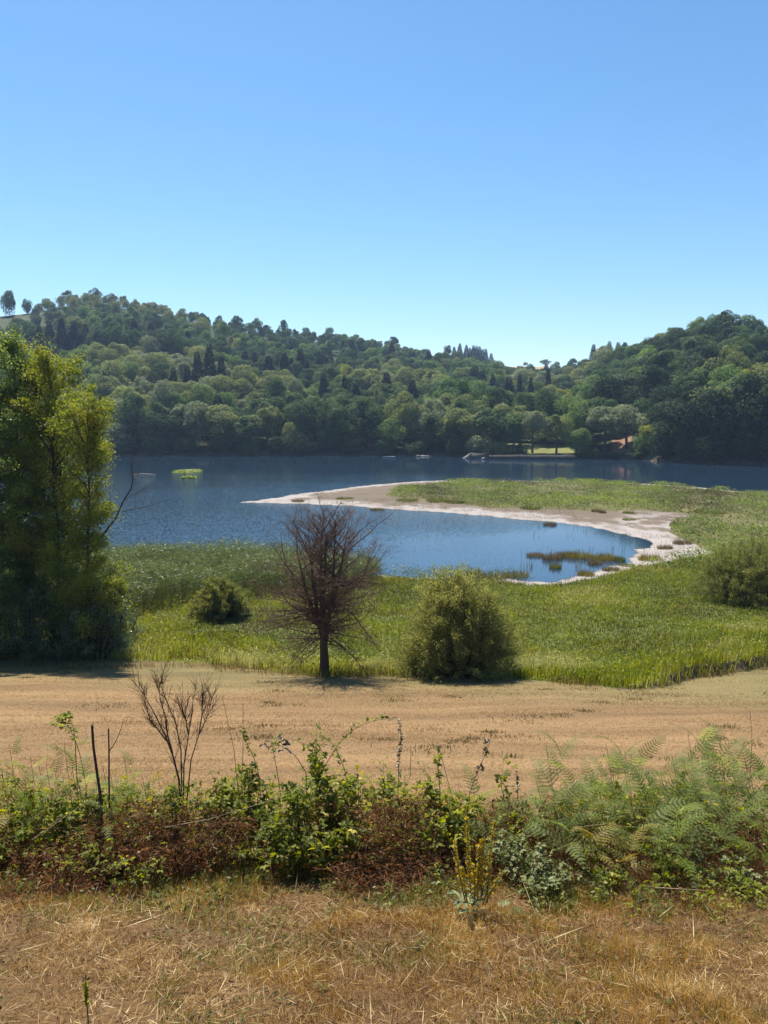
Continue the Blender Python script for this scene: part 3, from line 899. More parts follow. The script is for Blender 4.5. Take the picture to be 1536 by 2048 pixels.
def boat(px, py, L, yaw):
    P = on_water(px, py)
    o = empty('rowing_boat', (P[0], P[1], -.08), 'pale rowing boat moored below the dark trees of the far shore', 'boat', None, yaw)
    hull = MB(); n = 13; t = np.linspace(-1, 1, n)
    half = .62 * (1 - np.clip(t, 0, 1) ** 2.6) * (1 - .25 * np.clip(-t, 0, 1) ** 3)
    sheer = .52 + .16 * np.clip(t, 0, 1) ** 2
    rows = []
    for s_, zf in ((1, 1), (.86, .5), (.45, .05), (0, 0), (-.45, .05), (-.86, .5), (-1, 1)):
        rows.append(np.stack([t * L / 2, s_ * half, sheer * zf], 1))
    for s_, zf in ((-.88, .98), (-.7, .42), (.7, .42), (.88, .98)):
        rows.append(np.stack([t * L / 2 * .96, s_ * half, sheer * zf + .01], 1))
    V = np.stack(rows, 1); k = V.shape[1]
    i = np.arange(n - 1)[:, None] * k; j = np.arange(k)[None]; j2 = (j + 1) % k
    Q = np.stack([i + j, i + j2, i + k + j2, i + k + j], -1).reshape(-1, 4)
    hull.add(V.reshape(-1, 3), Q)
    hull.add(V[0], None, [(0, q, q + 1) for q in range(1, k - 1)])
    obj('hull', hull.mesh('boat_hull'), M_HULL, o)
    for x in (-.28, .18):
        b = MB(); w = .5
        b.add([(x * L, -w, .36), (x * L + .28, -w, .36), (x * L + .28, w, .36), (x * L, w, .36), (x * L, -w, .40), (x * L + .28, -w, .40), (x * L + .28, w, .40), (x * L, w, .40)],
              [(0, 3, 2, 1), (4, 5, 6, 7), (0, 1, 5, 4), (1, 2, 6, 5), (2, 3, 7, 6), (3, 0, 4, 7)])
        obj('seat', b.mesh('boat_seat'), M_WOODIN, o)


boat(779, 915.5, 4.4, .12)


def rock_mesh(name, r, sx, sy, sz, n=14, m=8):
    u = np.linspace(0, 2 * np.pi, n, endpoint=False); v = np.linspace(.05, np.pi - .05, m)
    U, Vv = np.meshgrid(u, v)
    k = .72 + .56 * vnoise(np.cos(U) * 1.7 + 9 + r, np.sin(U) * 1.7 + Vv * 2.3, int(r))
    V = np.stack([np.cos(U) * np.sin(Vv) * sx * k, np.sin(U) * np.sin(Vv) * sy * k, np.cos(Vv) * sz * k], -1)
    mb = MB(); i = np.arange(m - 1)[:, None] * n; j = np.arange(n)[None]; j2 = (j + 1) % n
    mb.add(V.reshape(-1, 3), np.stack([i + j, i + n + j, i + n + j2, i + j2], -1).reshape(-1, 4))
    mb.add(np.stack([V[0], V[0] * [1, 1, 1]]).reshape(-1, 3)[:n], None, [(0, q, q + 1) for q in range(1, n - 1)])
    return mb.mesh(name, True)


for (px, py, w, sz, lab) in [(836, 913.5, .8, .55, 'pale boulder at the water line, leftmost of the four below the dark trees'), (846, 913.2, 1.4, .35, 'flat pale boulder second from left at the far water line'),
                             (855, 913.3, .9, .3, 'low pale boulder third from left at the far water line'), (861, 913.4, .6, .25, 'smallest pale boulder at the right end of the far shore boulders')]:
    P = on_water(px, py); o = obj('boulder', rock_mesh('boulder', px, w, w * .6, sz), M_STONE); o.location = (P[0], P[1], .1)
    tag(o, lab, 'boulder', 'boulders at the far water line')

# landing place: stone quay with a slipway
P0, P1 = on_water(940, 917), on_water(975, 917)
q = empty('stone_quay', (P0[0], P0[1], 0), 'low stone quay with a sloping pale slipway on the far shore', 'quay')
mb = MB(); L = P1[0] - P0[0]
def box(mb, x0, x1, y0, y1, z0, z1):
    mb.add([(x0, y0, z0), (x1, y0, z0), (x1, y1, z0), (x0, y1, z0), (x0, y0, z1), (x1, y0, z1), (x1, y1, z1), (x0, y1, z1)],
           [(0, 3, 2, 1), (4, 5, 6, 7), (0, 1, 5, 4), (1, 2, 6, 5), (2, 3, 7, 6), (3, 0, 4, 7)])
box(mb, 0, L, 0, 5, -1, 1.55); obj('wall', mb.mesh('quay_wall'), simple('quay_stone', (.15, .115, .095), nscale=3), q)
mb = MB(); box(mb, -.1, L + .1, -.12, 5.1, 1.553, 1.75); obj('coping', mb.mesh('quay_coping'), M_STONE, q)
mb = MB(); mb.add([(-2.6, -.3, -.2), (-.1, -.3, 1.5), (-.1, 2.6, 1.5), (-2.6, 2.6, -.2), (-2.6, -.3, -.8), (-.1, -.3, -.8), (-.1, 2.6, -.8), (-2.6, 2.6, -.8)],
                 [(0, 1, 2, 3), (4, 7, 6, 5), (0, 4, 5, 1), (1, 5, 6, 2), (2, 6, 7, 3), (3, 7, 4, 0)]); obj('slipway', mb.mesh('quay_slipway'), M_STONE, q)
o = obj('boulder', rock_mesh('boulder', 5, .8, .6, .6), M_STONE); Pb = on_water(967, 919); o.location = (Pb[0], Pb[1], .1); tag(o, 'pale boulder in the water against the stone quay wall', 'boulder')
# dark low bank wall under the clearing
P0, P1 = on_water(978, 918.5), on_water(1150, 919.5)
n = 40; t = np.linspace(0, 1, n); xs = P0[0] + (P1[0] - P0[0]) * t; ys = P0[1] + (P1[1] - P0[1]) * t + .5 * (fbm(t * 14, t * 0, 4) - .5)
tp = 1.35 + .5 * (fbm(t * 11, t * 0 + 3, 8) - .5)
mb = MB(); V = np.stack([np.stack([xs, ys, 0 * t - 1], 1), np.stack([xs, ys + .15, tp], 1), np.stack([xs, ys + 1.6, tp + .05], 1), np.stack([xs, ys + 1.6, 0 * t - 1], 1)], 1)
i = np.arange(n - 1)[:, None] * 4; j = np.arange(4)[None]
mb.add(V.reshape(-1, 3), np.stack([i + j, i + (j + 1) % 4, i + 4 + (j + 1) % 4, i + 4 + j], -1).reshape(-1, 4))
tag(obj('retaining_wall', mb.mesh('retaining_wall'), M_DARKWALL), 'dark low retaining wall along the water below the grassy clearing', 'wall')

# floating weed and the pale strip at the left
FLOAT = foliage('water_weed', [(0, (.10, .16, .02)), (1, (.24, .30, .05))], .3, .6, .2, 0)
for px, py, w, dpt, lab in [(375, 943, 52, 16, 'bright green raft of water weed, the larger of two in the left lake'), (378, 956, 28, 5, 'small thin raft of green water weed nearest the spit side')]:
    P = on_water(px, py); d = math.hypot(P[0], P[1]); W = w / F * d
    mb = MB(); n = 900; a = rng.uniform(0, 6.28, n); r_ = np.sqrt(rng.random(n))
    C = np.stack([r_ * np.cos(a) * W / 2, r_ * np.sin(a) * dpt / 2 * .8, .05 + .35 * (1 - r_ ** 2) * rng.random(n)], 1)
    cards(mb, C, unit(rand_unit(n) * .6 + np.array([0, 0, 1])), .5, .4, rng.random(n))
    o = obj('weed_raft', mb.mesh('weed_raft'), FLOAT); o.location = P; tag(o, lab, 'water weed', 'rafts of water weed')
P = on_water(290, 949); mb = MB(); tube(mb, [(-2.8, 0, .05), (-1, .2, .16), (1, .1, .12), (2.6, -.1, .04)], [.03, .09, .08, .03], 7)
o = obj('driftwood', mb.mesh('driftwood', True), M_LOG); o.location = P; tag(o, 'pale driftwood log floating beside the left bare branch', 'log')
P = on_ground(1262, 1368, 25); mb = MB(); tube(mb, [(-.32, 0, .04), (-.1, .04, .07), (.15, .02, .06), (.34, -.03, .05)], [.03, .05, .045, .025], 8)
o = obj('log', mb.mesh('log', True), M_LOG); o.location = P + np.array([0, -.5, .05]); tag(o, 'short bleached log lying at the grass edge of the hay field', 'log')

# ------------------------------------------------------------------ spit and meadow plants
GRASS = foliage('meadow_grass', [(0, (.044, .050, .009)), (.3, (.094, .112, .014)), (.6, (.155, .195, .017)), (.85, (.24, .255, .028)), (1, (.34, .34, .12))], .42, .55, .25, 0)
DRYG = foliage('dry_meadow_grass', [(0, (0.090, 0.059, 0.023)), (.5, (0.180, 0.126, 0.045)), (1, (0.306, 0.234, 0.090))], .35, .6, .25, 0)


def area_points(n, x0, x1, y0, y1, accept):
    x = rng.uniform(x0, x1, n); y = rng.uniform(y0, y1, n)
    z, sd, off = ground(x, y)
    k = accept(x, y, z, sd) & (off < -14)
    return np.stack([x, y, z], 1)[k], sd[k]


def dirs(n, main=None, spread=3.14):
    a = rng.uniform(-spread, spread, n) + (0 if main is None else main)
    return np.stack([np.cos(a), np.sin(a)], 1)


OLIVEG = foliage('olive_meadow_grass', [(0, (0.068, 0.056, 0.013)), (.4, (0.135, 0.122, 0.023)), (.8, (0.225, 0.203, 0.041)), (1, (0.324, 0.288, 0.108))], .4, .55, .22, 0)


def meadow_grass():
    mb = MB()
    P, sd = area_points(360000, -30, 46, 29, 72, lambda x, y, z, sd: (y > field_edge(x, y) - .2) & (sd > -.4) & (np.abs(x) < .60 * y + 2) & inside(VEGW, x, y))
    x, y = P[:, 0], P[:, 1]
    n1 = fbm(x / 7, y / 4.5, 51, 3); n2 = fbm(x / 1.8, y / 1.5, 52, 3); n1 = .5 + (n1 - .5) * 1.5; n2 = .5 + (n2 - .5) * 1.4
    front = sstep(9, 0, y - field_edge(x, y))
    tall = .22 + .34 * front + .55 * (n2 - .42) + .3 * (n1 - .45)
    v = .30 + .95 * (n1 - .44) + .5 * (n2 - .45) + .26 * front + rng.uniform(-.14, .20, len(x)) + .16 * sstep(12, 30, x) * sstep(56, 44, y)
    v += np.where(rng.random(len(x)) < .05 + .10 * sstep(.5, .7, n2) * (1 - front), .45, 0)
    hole = fbm(x / 1.3, y / 1.0, 53, 2) > .72
    h = np.where(hole, .12, np.clip(tall, .12, .9)) * rng.uniform(.6, 1.25, len(x))
    bare = (x > 10.5) & (y - field_edge(x, y) < .42) & (rng.random(len(x)) < .55)
    P, x, y, v, h, front = P[~bare], x[~bare], y[~bare], v[~bare], h[~bare], front[~bare]
    dry = rng.random(len(x)) < .06 + .5 * sstep(.56, .68, fbm(x / 5, y / 2.6, 58, 3)) * (1 - .5 * front)
    for m, q in ((0, ~dry), (1, dry)):
        c = int(q.sum()); blades(mb, P[q], h[q], dirs(c, .3, 2.2), rng.uniform(.1, .75, c) * (1 - .4 * front[q]), rng.uniform(.018, .045, c), np.clip(v[q], 0, 1), m)
    # broad leaved herbs
    k = rng.random(len(x)) < .30
    C = P[k] + np.stack([rng.normal(0, .1, k.sum()), rng.normal(0, .1, k.sum()), h[k] * rng.uniform(.3, 1, k.sum())], 1)
    cards(mb, C, unit(rand_unit(len(C)) + np.array([0, 0, .9])), rng.uniform(.08, .2, len(C)), rng.uniform(.04, .09, len(C)), np.clip(v[k] + .1, 0, 1))
    tag(obj('meadow_grass', mb.mesh('meadow_grass'), [GRASS, OLIVEG]), 'tall green grass covering the lakeside meadow', None, None, 'stuff')
    mb = MB()
    P, sd = area_points(70000, -30, 46, 30, 46, lambda x, y, z, sd: (np.abs(y - field_edge(x, y) - 1.2) < 2.0 + 2.5 * sstep(-3, -10, x)) & (np.abs(x) < .6 * y))
    g = fbm(P[:, 0] / 2.5, P[:, 1] / 1.5, 57, 2); P = P[g > .5]
    n = len(P); blades(mb, P, rng.uniform(.15, .55, n), dirs(n), rng.uniform(.1, .8, n), .02, np.clip(rng.normal(.5, .25, n), 0, 1))
    tag(obj('dry_edge_grass', mb.mesh('dry_edge_grass'), DRYG), 'yellowed grass along the edge between hay and meadow', None, None, 'stuff')


meadow_grass()

SPITG = foliage('spit_plants', [(0, (.065, .055, .022)), (.3, (.085, .098, .028)), (.6, (.13, .17, .04)), (1, (.21, .26, .06))], .35, .65, .2, 0)


def spit_plants():
    mb = MB()
    P, sd = area_points(420000, -10, 110, 66, 190, lambda x, y, z, sd: inside(VEGW, x, y) & (sd > .6) & (np.abs(x) < .60 * y) & (rng.random(len(x)) < np.clip(.35 + sd / 14, 0, 1)))
    x, y = P[:, 0], P[:, 1]
    n1 = fbm(x / 9, y / 16, 61, 3); n2 = fbm(x / 3.6, y / 5.5, 62, 3)
    dens = np.clip((n2 - .34) * 3.2, 0, 1)
    k = rng.random(len(x)) < .25 + .75 * dens
    P, n1, n2, sd = P[k], n1[k], n2[k], sd[k]
    n = len(P)
    hh = np.clip((n2 - .43) * 5.5, .04, 1.0)
    P = P + np.stack([0 * hh, 0 * hh, hh * rng.random(n) ** .6 * .9], 1)
    v = np.clip(.30 + 1.5 * (n1 - .47) + 1.1 * (n2 - .47) + rng.uniform(-.15, .2, n), 0, 1)
    cards(mb, P, unit(rand_unit(n) * .8 + np.array([0, 0, .9])), rng.uniform(.2, .42, n), rng.uniform(.1, .2, n), v)
    tag(obj('spit_vegetation', mb.mesh('spit_vegetation'), SPITG), 'low green ground cover on the sandy spit', None, None, 'stuff')


spit_plants()


def tussock_mesh(n, w, h, name, bendmax=.7, bw=.03):
    mb = MB(); a = rng.uniform(0, 6.28, n); r_ = np.sqrt(rng.random(n)) * w / 2
    P = np.stack([r_ * np.cos(a), r_ * np.sin(a), -.05 + 0 * a], 1)
    d = unit(np.stack([np.cos(a), np.sin(a)], 1) + rng.normal(0, .5, (n, 2)))
    blades(mb, P, h * rng.uniform(.55, 1.1, n) * (1 - .35 * (r_ / (w / 2)) ** 2), d, rng.uniform(.05, bendmax, n), bw, rng.random(n))
    return mb.mesh(name)


TUSM = [foliage('tussock_green', [(0, (.06, .07, .018)), (1, (.17, .20, .045))], .35, .6, .2, .3), foliage('tussock_brown', [(0, (.085, .065, .03)), (1, (.21, .17, .07))], .3, .6, .2, .3),
        foliage('tussock_ochre', [(0, (.11, .10, .02)), (1, (.26, .22, .055))], .35, .6, .2, .3)]
TP = [[], [], []]
for c in range(3):
    for q in range(3):
        me = tussock_mesh(420, 2.0, 1.0, 'grass_tussock'); me.materials.append(TUSM[c]); TP[c].append(me)
TUS = [  # px, py foot, width px, height px, colour, label
    (1158, 1115, 56, 20, 2, 'broad ochre reed tussock standing in the shallow end of the bay'), (1210, 1119, 50, 20, 2, 'round ochre reed tussock just right of the broad one in the bay'),
    (1240, 1122, 22, 16, 0, 'small green tussock at the right edge of the bay reeds'), (1172, 1152, 34, 20, 2, 'ochre tussock on the white mud at the bay corner'),
    (1254, 1132, 30, 8, 0, 'flat dark green tussock on the mud by the water corner'), (1222, 1142, 34, 14, 1, 'brownish tussock between mud and meadow'), (1300, 1120, 46, 18, 2, 'wide olive tussock at the foot of the white mud flat'),
    (1330, 1098, 30, 14, 1, 'brown tussock in the middle of the white mud flat'), (1365, 1088, 36, 14, 1, 'brown tussock at the right side of the white mud flat'),
    (1380, 1066, 34, 12, 0, 'green tussock at the top right of the mud flat'), (1355, 1050, 30, 12, 0, 'green tussock beside the spit neck, above the mud flat'),
    (1257, 1027, 24, 8, 0, 'small dark tussock at the upper sand edge of the neck'), (1258, 1040, 26, 7, 0, 'lower dark tussock at the sand of the neck'), (1192, 1024, 18, 10, 1, 'brown tussock on the tan sand of the spit'),
    (1205, 1026, 14, 10, 1, 'thin brown tussock next to another on the tan sand'), (985, 1158, 60, 24, 1, 'brownish sedge tussock at the near bay edge, left part'), (1030, 1152, 56, 16, 1, 'brown sedge tussock at the near bay edge, right part'),
    (950, 1152, 40, 22, 1, 'brown sedge tussock at the left end of the near bay edge'), (1105, 1118, 40, 20, 1, 'thin brown reed tussock standing in the bay water, left'), (1070, 1112, 34, 12, 1, 'leftmost sparse reed tussock in the bay water'),
    (1130, 1112, 30, 16, 1, 'sparse reed tussock left of the broad ochre one'), (690, 998, 36, 6, 0, 'low green patch near the tip side of the sand spit'), (596, 1004, 26, 9, 1, 'pale tuft at the white sand tip of the spit'),
    (815, 1002, 46, 10, 0, 'dark green hummock at the left end of the spit plants'), (875, 1003, 44, 14, 0, 'tall dark hummock on the left spit edge'), (910, 1006, 40, 10, 0, 'dark hummock right of the tall one on the spit edge'),
    (1060, 1018, 40, 10, 0, 'green hummock at the middle lower edge of the spit'), (1418, 1026, 56, 10, 0, 'bright green hummock on the right of the spit'), (1100, 1050, 26, 10, 1, 'thin reeds off the spit beach, middle of the bay'),
    (755, 1020, 30, 7, 1, 'thin reeds off the spit beach, left bay side'), (1190, 1128, 28, 14, 1, 'brown reeds between the two ochre tussocks and the mud'), (1110, 1136, 24, 16, 0, 'thin green reeds in water before the mud corner')]
for i, (px, py, w, h, c, lab) in enumerate(TUS):
    P = on_ground(px, py, 50, 260); d = math.hypot(P[0], P[1])
    if P[2] < 0: P = on_water(px, py)
    o = obj('grass_tussock', TP[c][i % 3]); o.location = (P[0], P[1], P[2]); s_ = w / F * d / 2.0
    o.scale = (s_, max(s_ * .8, .6), h / F * d / .95); o.rotation_euler.z = rng.uniform(-.4, .4); tag(o, lab, 'tussock', 'tussocks round the bay and on the spit')

# little tufts and drift weed on the open sand
mb = MB(); P, sd = area_points(60000, -12, 60, 62, 135, lambda x, y, z, sd: (sd > -.1) & (sd < 16) & ~inside(VEGW, x, y) & (np.abs(x) < .6 * y))
P[:, 2] = np.maximum(P[:, 2], -.05); cove_ = sstep(16, 26, P[:, 0]) * sstep(100, 80, P[:, 1])
g = .09 * cove_ + fbm(P[:, 0] / 2.5, P[:, 1] / 4, 150, 3); P = P[g > .56]; n = len(P)
blades(mb, P, rng.uniform(.04, .22, n), dirs(n), rng.uniform(.2, 1, n), .04, rng.random(n))
tag(obj('sand_tufts', mb.mesh('sand_tufts'), TUSM[1]), 'sparse brown tufts and drift weed on the open sand', None, None, 'stuff')

# sparse reed stems in the shallows
mb = MB(); px_ = np.concatenate([rng.uniform(1040, 1250, 520), rng.uniform(1060, 1240, 120), rng.uniform(760, 1100, 60), rng.uniform(1280, 1420, 160)])
py_ = np.concatenate([rng.uniform(1096, 1140, 520), rng.uniform(1046, 1080, 120), rng.uniform(1020, 1048, 60), rng.uniform(1086, 1122, 160)])
k = fbm(px_ / 30, py_ / 8, 5, 2) > .45; P = on_water(px_[k], py_[k]); n = len(P)
blades(mb, P - [0, 0, .1], rng.uniform(.35, 1.0, n), dirs(n), rng.uniform(.05, .5, n), .03, rng.random(n))
tag(obj('shallow_reeds', mb.mesh('shallow_reeds'), TUSM[1]), 'thin brown reed stems scattered in the shallow bay', None, None, 'stuff')


REED = foliage('reed_leaf', [(0, (.045, .060, .018)), (.5, (.11, .142, .042)), (.85, (.19, .225, .08)), (1, (.30, .31, .15))], .35, .45, .4, 0)


def reeds(name, label, n, accept, x0, x1, y0, y1, hmin, hmax):
    P, sd = area_points(n, x0, x1, y0, y1, accept)
    P[:, 2] = np.maximum(P[:, 2], -.2); n = len(P); mb = MB()
    h = rng.uniform(hmin, hmax, n) * (.45 + 1.05 * fbm(P[:, 0] / 3.2, P[:, 1] / 3.2, 72, 3))
    blades(mb, P, h, dirs(n), rng.uniform(.02, .15, n), .02, .2 + .3 * rng.random(n))
    for lv in range(7):
        f = rng.uniform(.35, 1.0, n)
        a = rng.uniform(0, 6.28, n); el = rng.uniform(-.1, 1.0, n)
        B = P + np.stack([rng.normal(0, .04, n), rng.normal(0, .04, n), h * f], 1)
        D = np.stack([np.cos(a) * np.cos(el), np.sin(a) * np.cos(el), np.sin(el)], 1)
        L = rng.uniform(.25, .5, n)
        cards(mb, B, unit(np.cross(D, rand_unit(n))), L, .035, np.clip(.15 + .5 * f * rng.random(n) + .35 * rng.random(n), 0, 1), updir=D)
    tag(obj(name, mb.mesh(name), REED), label, None, None, 'stuff')


_rb = w2([(-300, 1240), (180, 1250), (330, 1226), (480, 1214), (560, 1210), (640, 1195), (700, 1180), (770, 1165), (765, 1150), (560, 1131), (250, 1130), (-300, 1136)])
reeds('reeds', 'dense blue green reed bed between meadow and lake on the left', 26000, lambda x, y, z, sd: inside(_rb, x + 5 * (fbm(x / 3, y / 3, 140, 3) - .5), y + 4 * (fbm(x / 3, y / 3, 141, 3) - .5)) & (rng.random(len(x)) < .25 + .75 * sstep(4, -2, x)), -32, 4, 46, 70, 1.7, 2.3)
_rs = w2([(770, 1165), (830, 1175), (960, 1172), (1060, 1174), (1060, 1164), (900, 1152), (790, 1148)])
reeds('reed_fringe', 'loose reed fringe along the near edge of the bay', 5000, lambda x, y, z, sd: inside(_rs, x, y) & (rng.random(len(x)) < .3), -2, 20, 56, 70, .6, 1.5)

# ------------------------------------------------------------------ trees and bushes at the field edge
BARK_DARK = bark('dark_bark', (.025, .020, .017), (.075, .06, .05)); BARK_RED = bark('dead_bark', (.055, .034, .027), (.12, .08, .06)); TWIG_RED = bark('dead_twig', (.105, .068, .046), (.22, .145, .10), 20)


def curve(p0, d0, L, n, r, wob=.12, grav=0.0, up=0.0):
    pts = [np.array(p0, float)]; d = np.array(d0, float); d /= np.linalg.norm(d)
    for _ in range(n):
        d = d + r.normal(0, wob, 3) + np.array([0, 0, up - grav]); d /= np.linalg.norm(d)
        pts.append(pts[-1] + d * L / n)
    return np.array(pts)


def perp(d, r):
    q = np.cross(d, r.normal(size=3)); return q / np.linalg.norm(q)


def dead_tree():
    r = np.random.default_rng(5)
    B = on_ground(648, 1352, 30); d = math.hypot(B[0], B[1]); H = at_dist(645, 1040, d)[2] - B[2]
    o = empty('bare_tree', B, 'leafless reddish brown dead tree with dense twigs in front of the bay', 'tree')
    tb, bb, tw = MB(), MB(), MB()
    leaders = []
    main = np.array([(0, 0, -.3), (.02, 0, .6), (.0, .02, 1.4), (-.03, .03, 2.3), (-.08, .0, 3.4), (-.10, .04, 4.6), (-.05, 0, 6.0), (-.02, 0, H * .97)])
    tube(tb, main, [.27, .21, .17, .125, .085, .06, .035, .010], 9)
    leaders.append((main[2:], [.18, .165, .12, .085, .05, .012]))
    for (z0, dx, dy, top) in ((1.1, .55, .05, .97), (1.7, -.6, .1, .94), (2.3, 1.05, -.2, .88), (2.6, .15, .7, .90), (2.0, -1.1, -.3, .82)):
        k = np.interp(z0, main[:, 2], np.arange(len(main))); b0 = np.array([np.interp(z0, main[:, 2], main[:, c]) for c in range(3)])
        tt = np.linspace(0, 1, 7); ln = np.stack([b0[0] + dx * tt ** .6 + r.normal(0, .03, 7), b0[1] + dy * tt ** .6 + r.normal(0, .03, 7), z0 + (H * top - z0) * tt], 1); ln[0] = b0
        rd = np.linspace(.12, .010, 7); tube(tb, ln, rd, 7); leaders.append((ln, rd))
    prof = lambda u: np.interp(u, [.10, .18, .35, .5, .65, .8, .92, 1.0], [.38, .74, 1.0, 1.06, 1.05, .98, .82, .45]) * 2.85
    for ln, rd in leaders:
        zs = ln[:, 2]; L = len(ln)
        cnt = 74 if ln is leaders[0][0] else 36
        for q in range(cnt):
            u = r.uniform(max(.13, zs[0] / H + .03), .985) if q % 5 else r.uniform(max(.13, zs[0] / H + .03), max(.42, zs[0] / H + .15)); z = u * H
            if z < zs[0] or z > zs[-1]: continue
            b0 = np.array([np.interp(z, zs, ln[:, c]) for c in range(3)])
            a = r.uniform(0, 6.283); el = np.interp(u, [.12, .35, .6, .85, 1], [-.16, .04, .36, .75, 1.15]) + r.normal(0, .12)
            dr = np.array([math.cos(a) * math.cos(el), math.sin(a) * math.cos(el), math.sin(el)])
            Lb = prof(u) * r.uniform(.42, 1.16) * (1 if u < .8 else .8)
            c = curve(b0, dr, Lb, 9, r, .15, .05 if u < .3 else 0, .03 if u > .3 else 0)
            r0 = .026 * (Lb / 2.6) ** .8 + .006
            tube(bb, c, np.linspace(r0, .006, 10), 4)
            for s in range(int(Lb * 7.5)):
                f = r.uniform(.18, 1.0); b1 = c[min(8, int(f * 9))] + (c[min(9, int(f * 9) + 1)] - c[min(8, int(f * 9))]) * r.random()
                dm = unit(c[min(9, int(f * 9) + 1)] - c[min(8, int(f * 9))] + 1e-9)
                dv = dm * .75 + perp(dm, r) * .8 + np.array([0, 0, .12])
                l2 = r.uniform(.25, .75) * (1.15 - .55 * f)
                c2 = curve(b1, dv, l2, 4, r, .16, .02)
                tube(tw, c2, np.linspace(.0065, .003, 5), 3)
                for w in range(4):
                    m_ = r.integers(1, 4); dv2 = unit(c2[m_ + 1] - c2[m_]) + perp(dv, r) * .9
                    c3 = curve(c2[m_], dv2, r.uniform(.10, .30), 2, r, .2)
                    tube(tw, c3, [.004, .0035, .0025], 3)
    obj('trunk', tb.mesh('dead_trunk', True), BARK_RED, o); obj('branches', bb.mesh('dead_branches', True), BARK_RED, o); obj('twigs', tw.mesh('dead_twigs'), TWIG_RED, o)


dead_tree()


def willow_bush(px, py, wpx, hpx, label, mats, n_st, n_leaf, seed, ymin=30, lw=(.09, .022), name='willow_bush'):
    r = np.random.default_rng(seed)
    B = on_ground(px, py, ymin); d = math.hypot(B[0], B[1]); W = wpx / F * d; H = hpx / F * d
    o = empty(name, B, label, 'bush', 'rounded bushes in the meadow')
    st, lf = MB(), MB()
    lines = []
    for q in range(n_st):
        a = r.uniform(0, 6.283); k = math.sqrt(r.random())
        b0 = np.array([math.cos(a) * k * W * .16, math.sin(a) * k * W * .16, -.05])
        tip = np.array([math.cos(a) * k * W * .5, math.sin(a) * k * W * .5, H * (1 - .93 * k ** 3.2) * r.uniform(.70, 1.10)])
        mid = b0 * .4 + tip * .6 + np.array([0, 0, -.06 * H]) * (1 - k) + r.normal(0, .09, 3) * H * .5 + np.array([math.cos(a) * W * .12, math.sin(a) * W * .12, .16 * H]) * k
        t = np.linspace(0, 1, 7)[:, None]; c = (1 - t) ** 2 * b0 + 2 * t * (1 - t) * mid + t * t * tip
        lines.append(c); tube(st, c, np.linspace(.03, .006, 7), 4)
        for s in range(5):
            f = r.integers(2, 6); c2 = curve(c[f], unit(c[f + 1] - c[f]) + perp(c[f + 1] - c[f], r) * .8 + np.array([0, 0, .2]), H * r.uniform(.12, .25), 4, r, .12)
            lines.append(np.concatenate([c2, c2[-1:], c2[-1:]])); tube(st, c2, np.linspace(.010, .004, 5), 3)
    LN = np.array(lines)
    k = r.integers(0, len(LN), n_leaf); f = r.uniform(1.2, 5.99, n_leaf); i = f.astype(int)
    P = LN[k, i] + (LN[k, i + 1] - LN[k, i]) * (f - i)[:, None] + r.normal(0, .10, (n_leaf, 3)) * (H / 4.5)
    ok = P[:, 2] > .05; P = P[ok]; k = k[ok]
    D = unit(r.normal(size=(len(P), 3)) * .8 + np.array([0, 0, .5]))
    cards(lf, P, unit(np.cross(D, rand_unit(len(P), r))), lw[0] * r.uniform(.7, 1.3, len(P)), lw[1] * r.uniform(.8, 1.3, len(P)), np.clip(.5 * r.random(len(LN))[k] + .5 * r.random(len(P)), 0, 1), r=r, updir=D)
    obj('stems', st.mesh('bush_stems'), BARK_DARK, o); obj('foliage', lf.mesh('bush_foliage'), mats, o)
    return o


WIL = foliage('willow_leaf', [(0, (0.098, 0.112, 0.032)), (.5, (0.220, 0.238, 0.067)), (1, (0.390, 0.378, 0.122))], .5, .55, .25, 0)
WIL2 = foliage('willow_leaf_dark', [(0, (0.085, 0.099, 0.029)), (.5, (0.169, 0.185, 0.049)), (1, (0.286, 0.286, 0.085))], .48, .55, .25, 0)
willow_bush(918, 1350, 214, 208, 'large olive green rounded bush right of the bare tree', WIL, 380, 130000, 11, 30, (.11, .032))
willow_bush(441, 1234, 118, 72, 'small dark bush in front of the reed bed, left of the bare tree', WIL2, 160, 52000, 12, 40, (.12, .035))
willow_bush(1496, 1200, 182, 108, 'wide dark bush at the right edge of the meadow', WIL2, 220, 80000, 13, 40, (.12, .035))


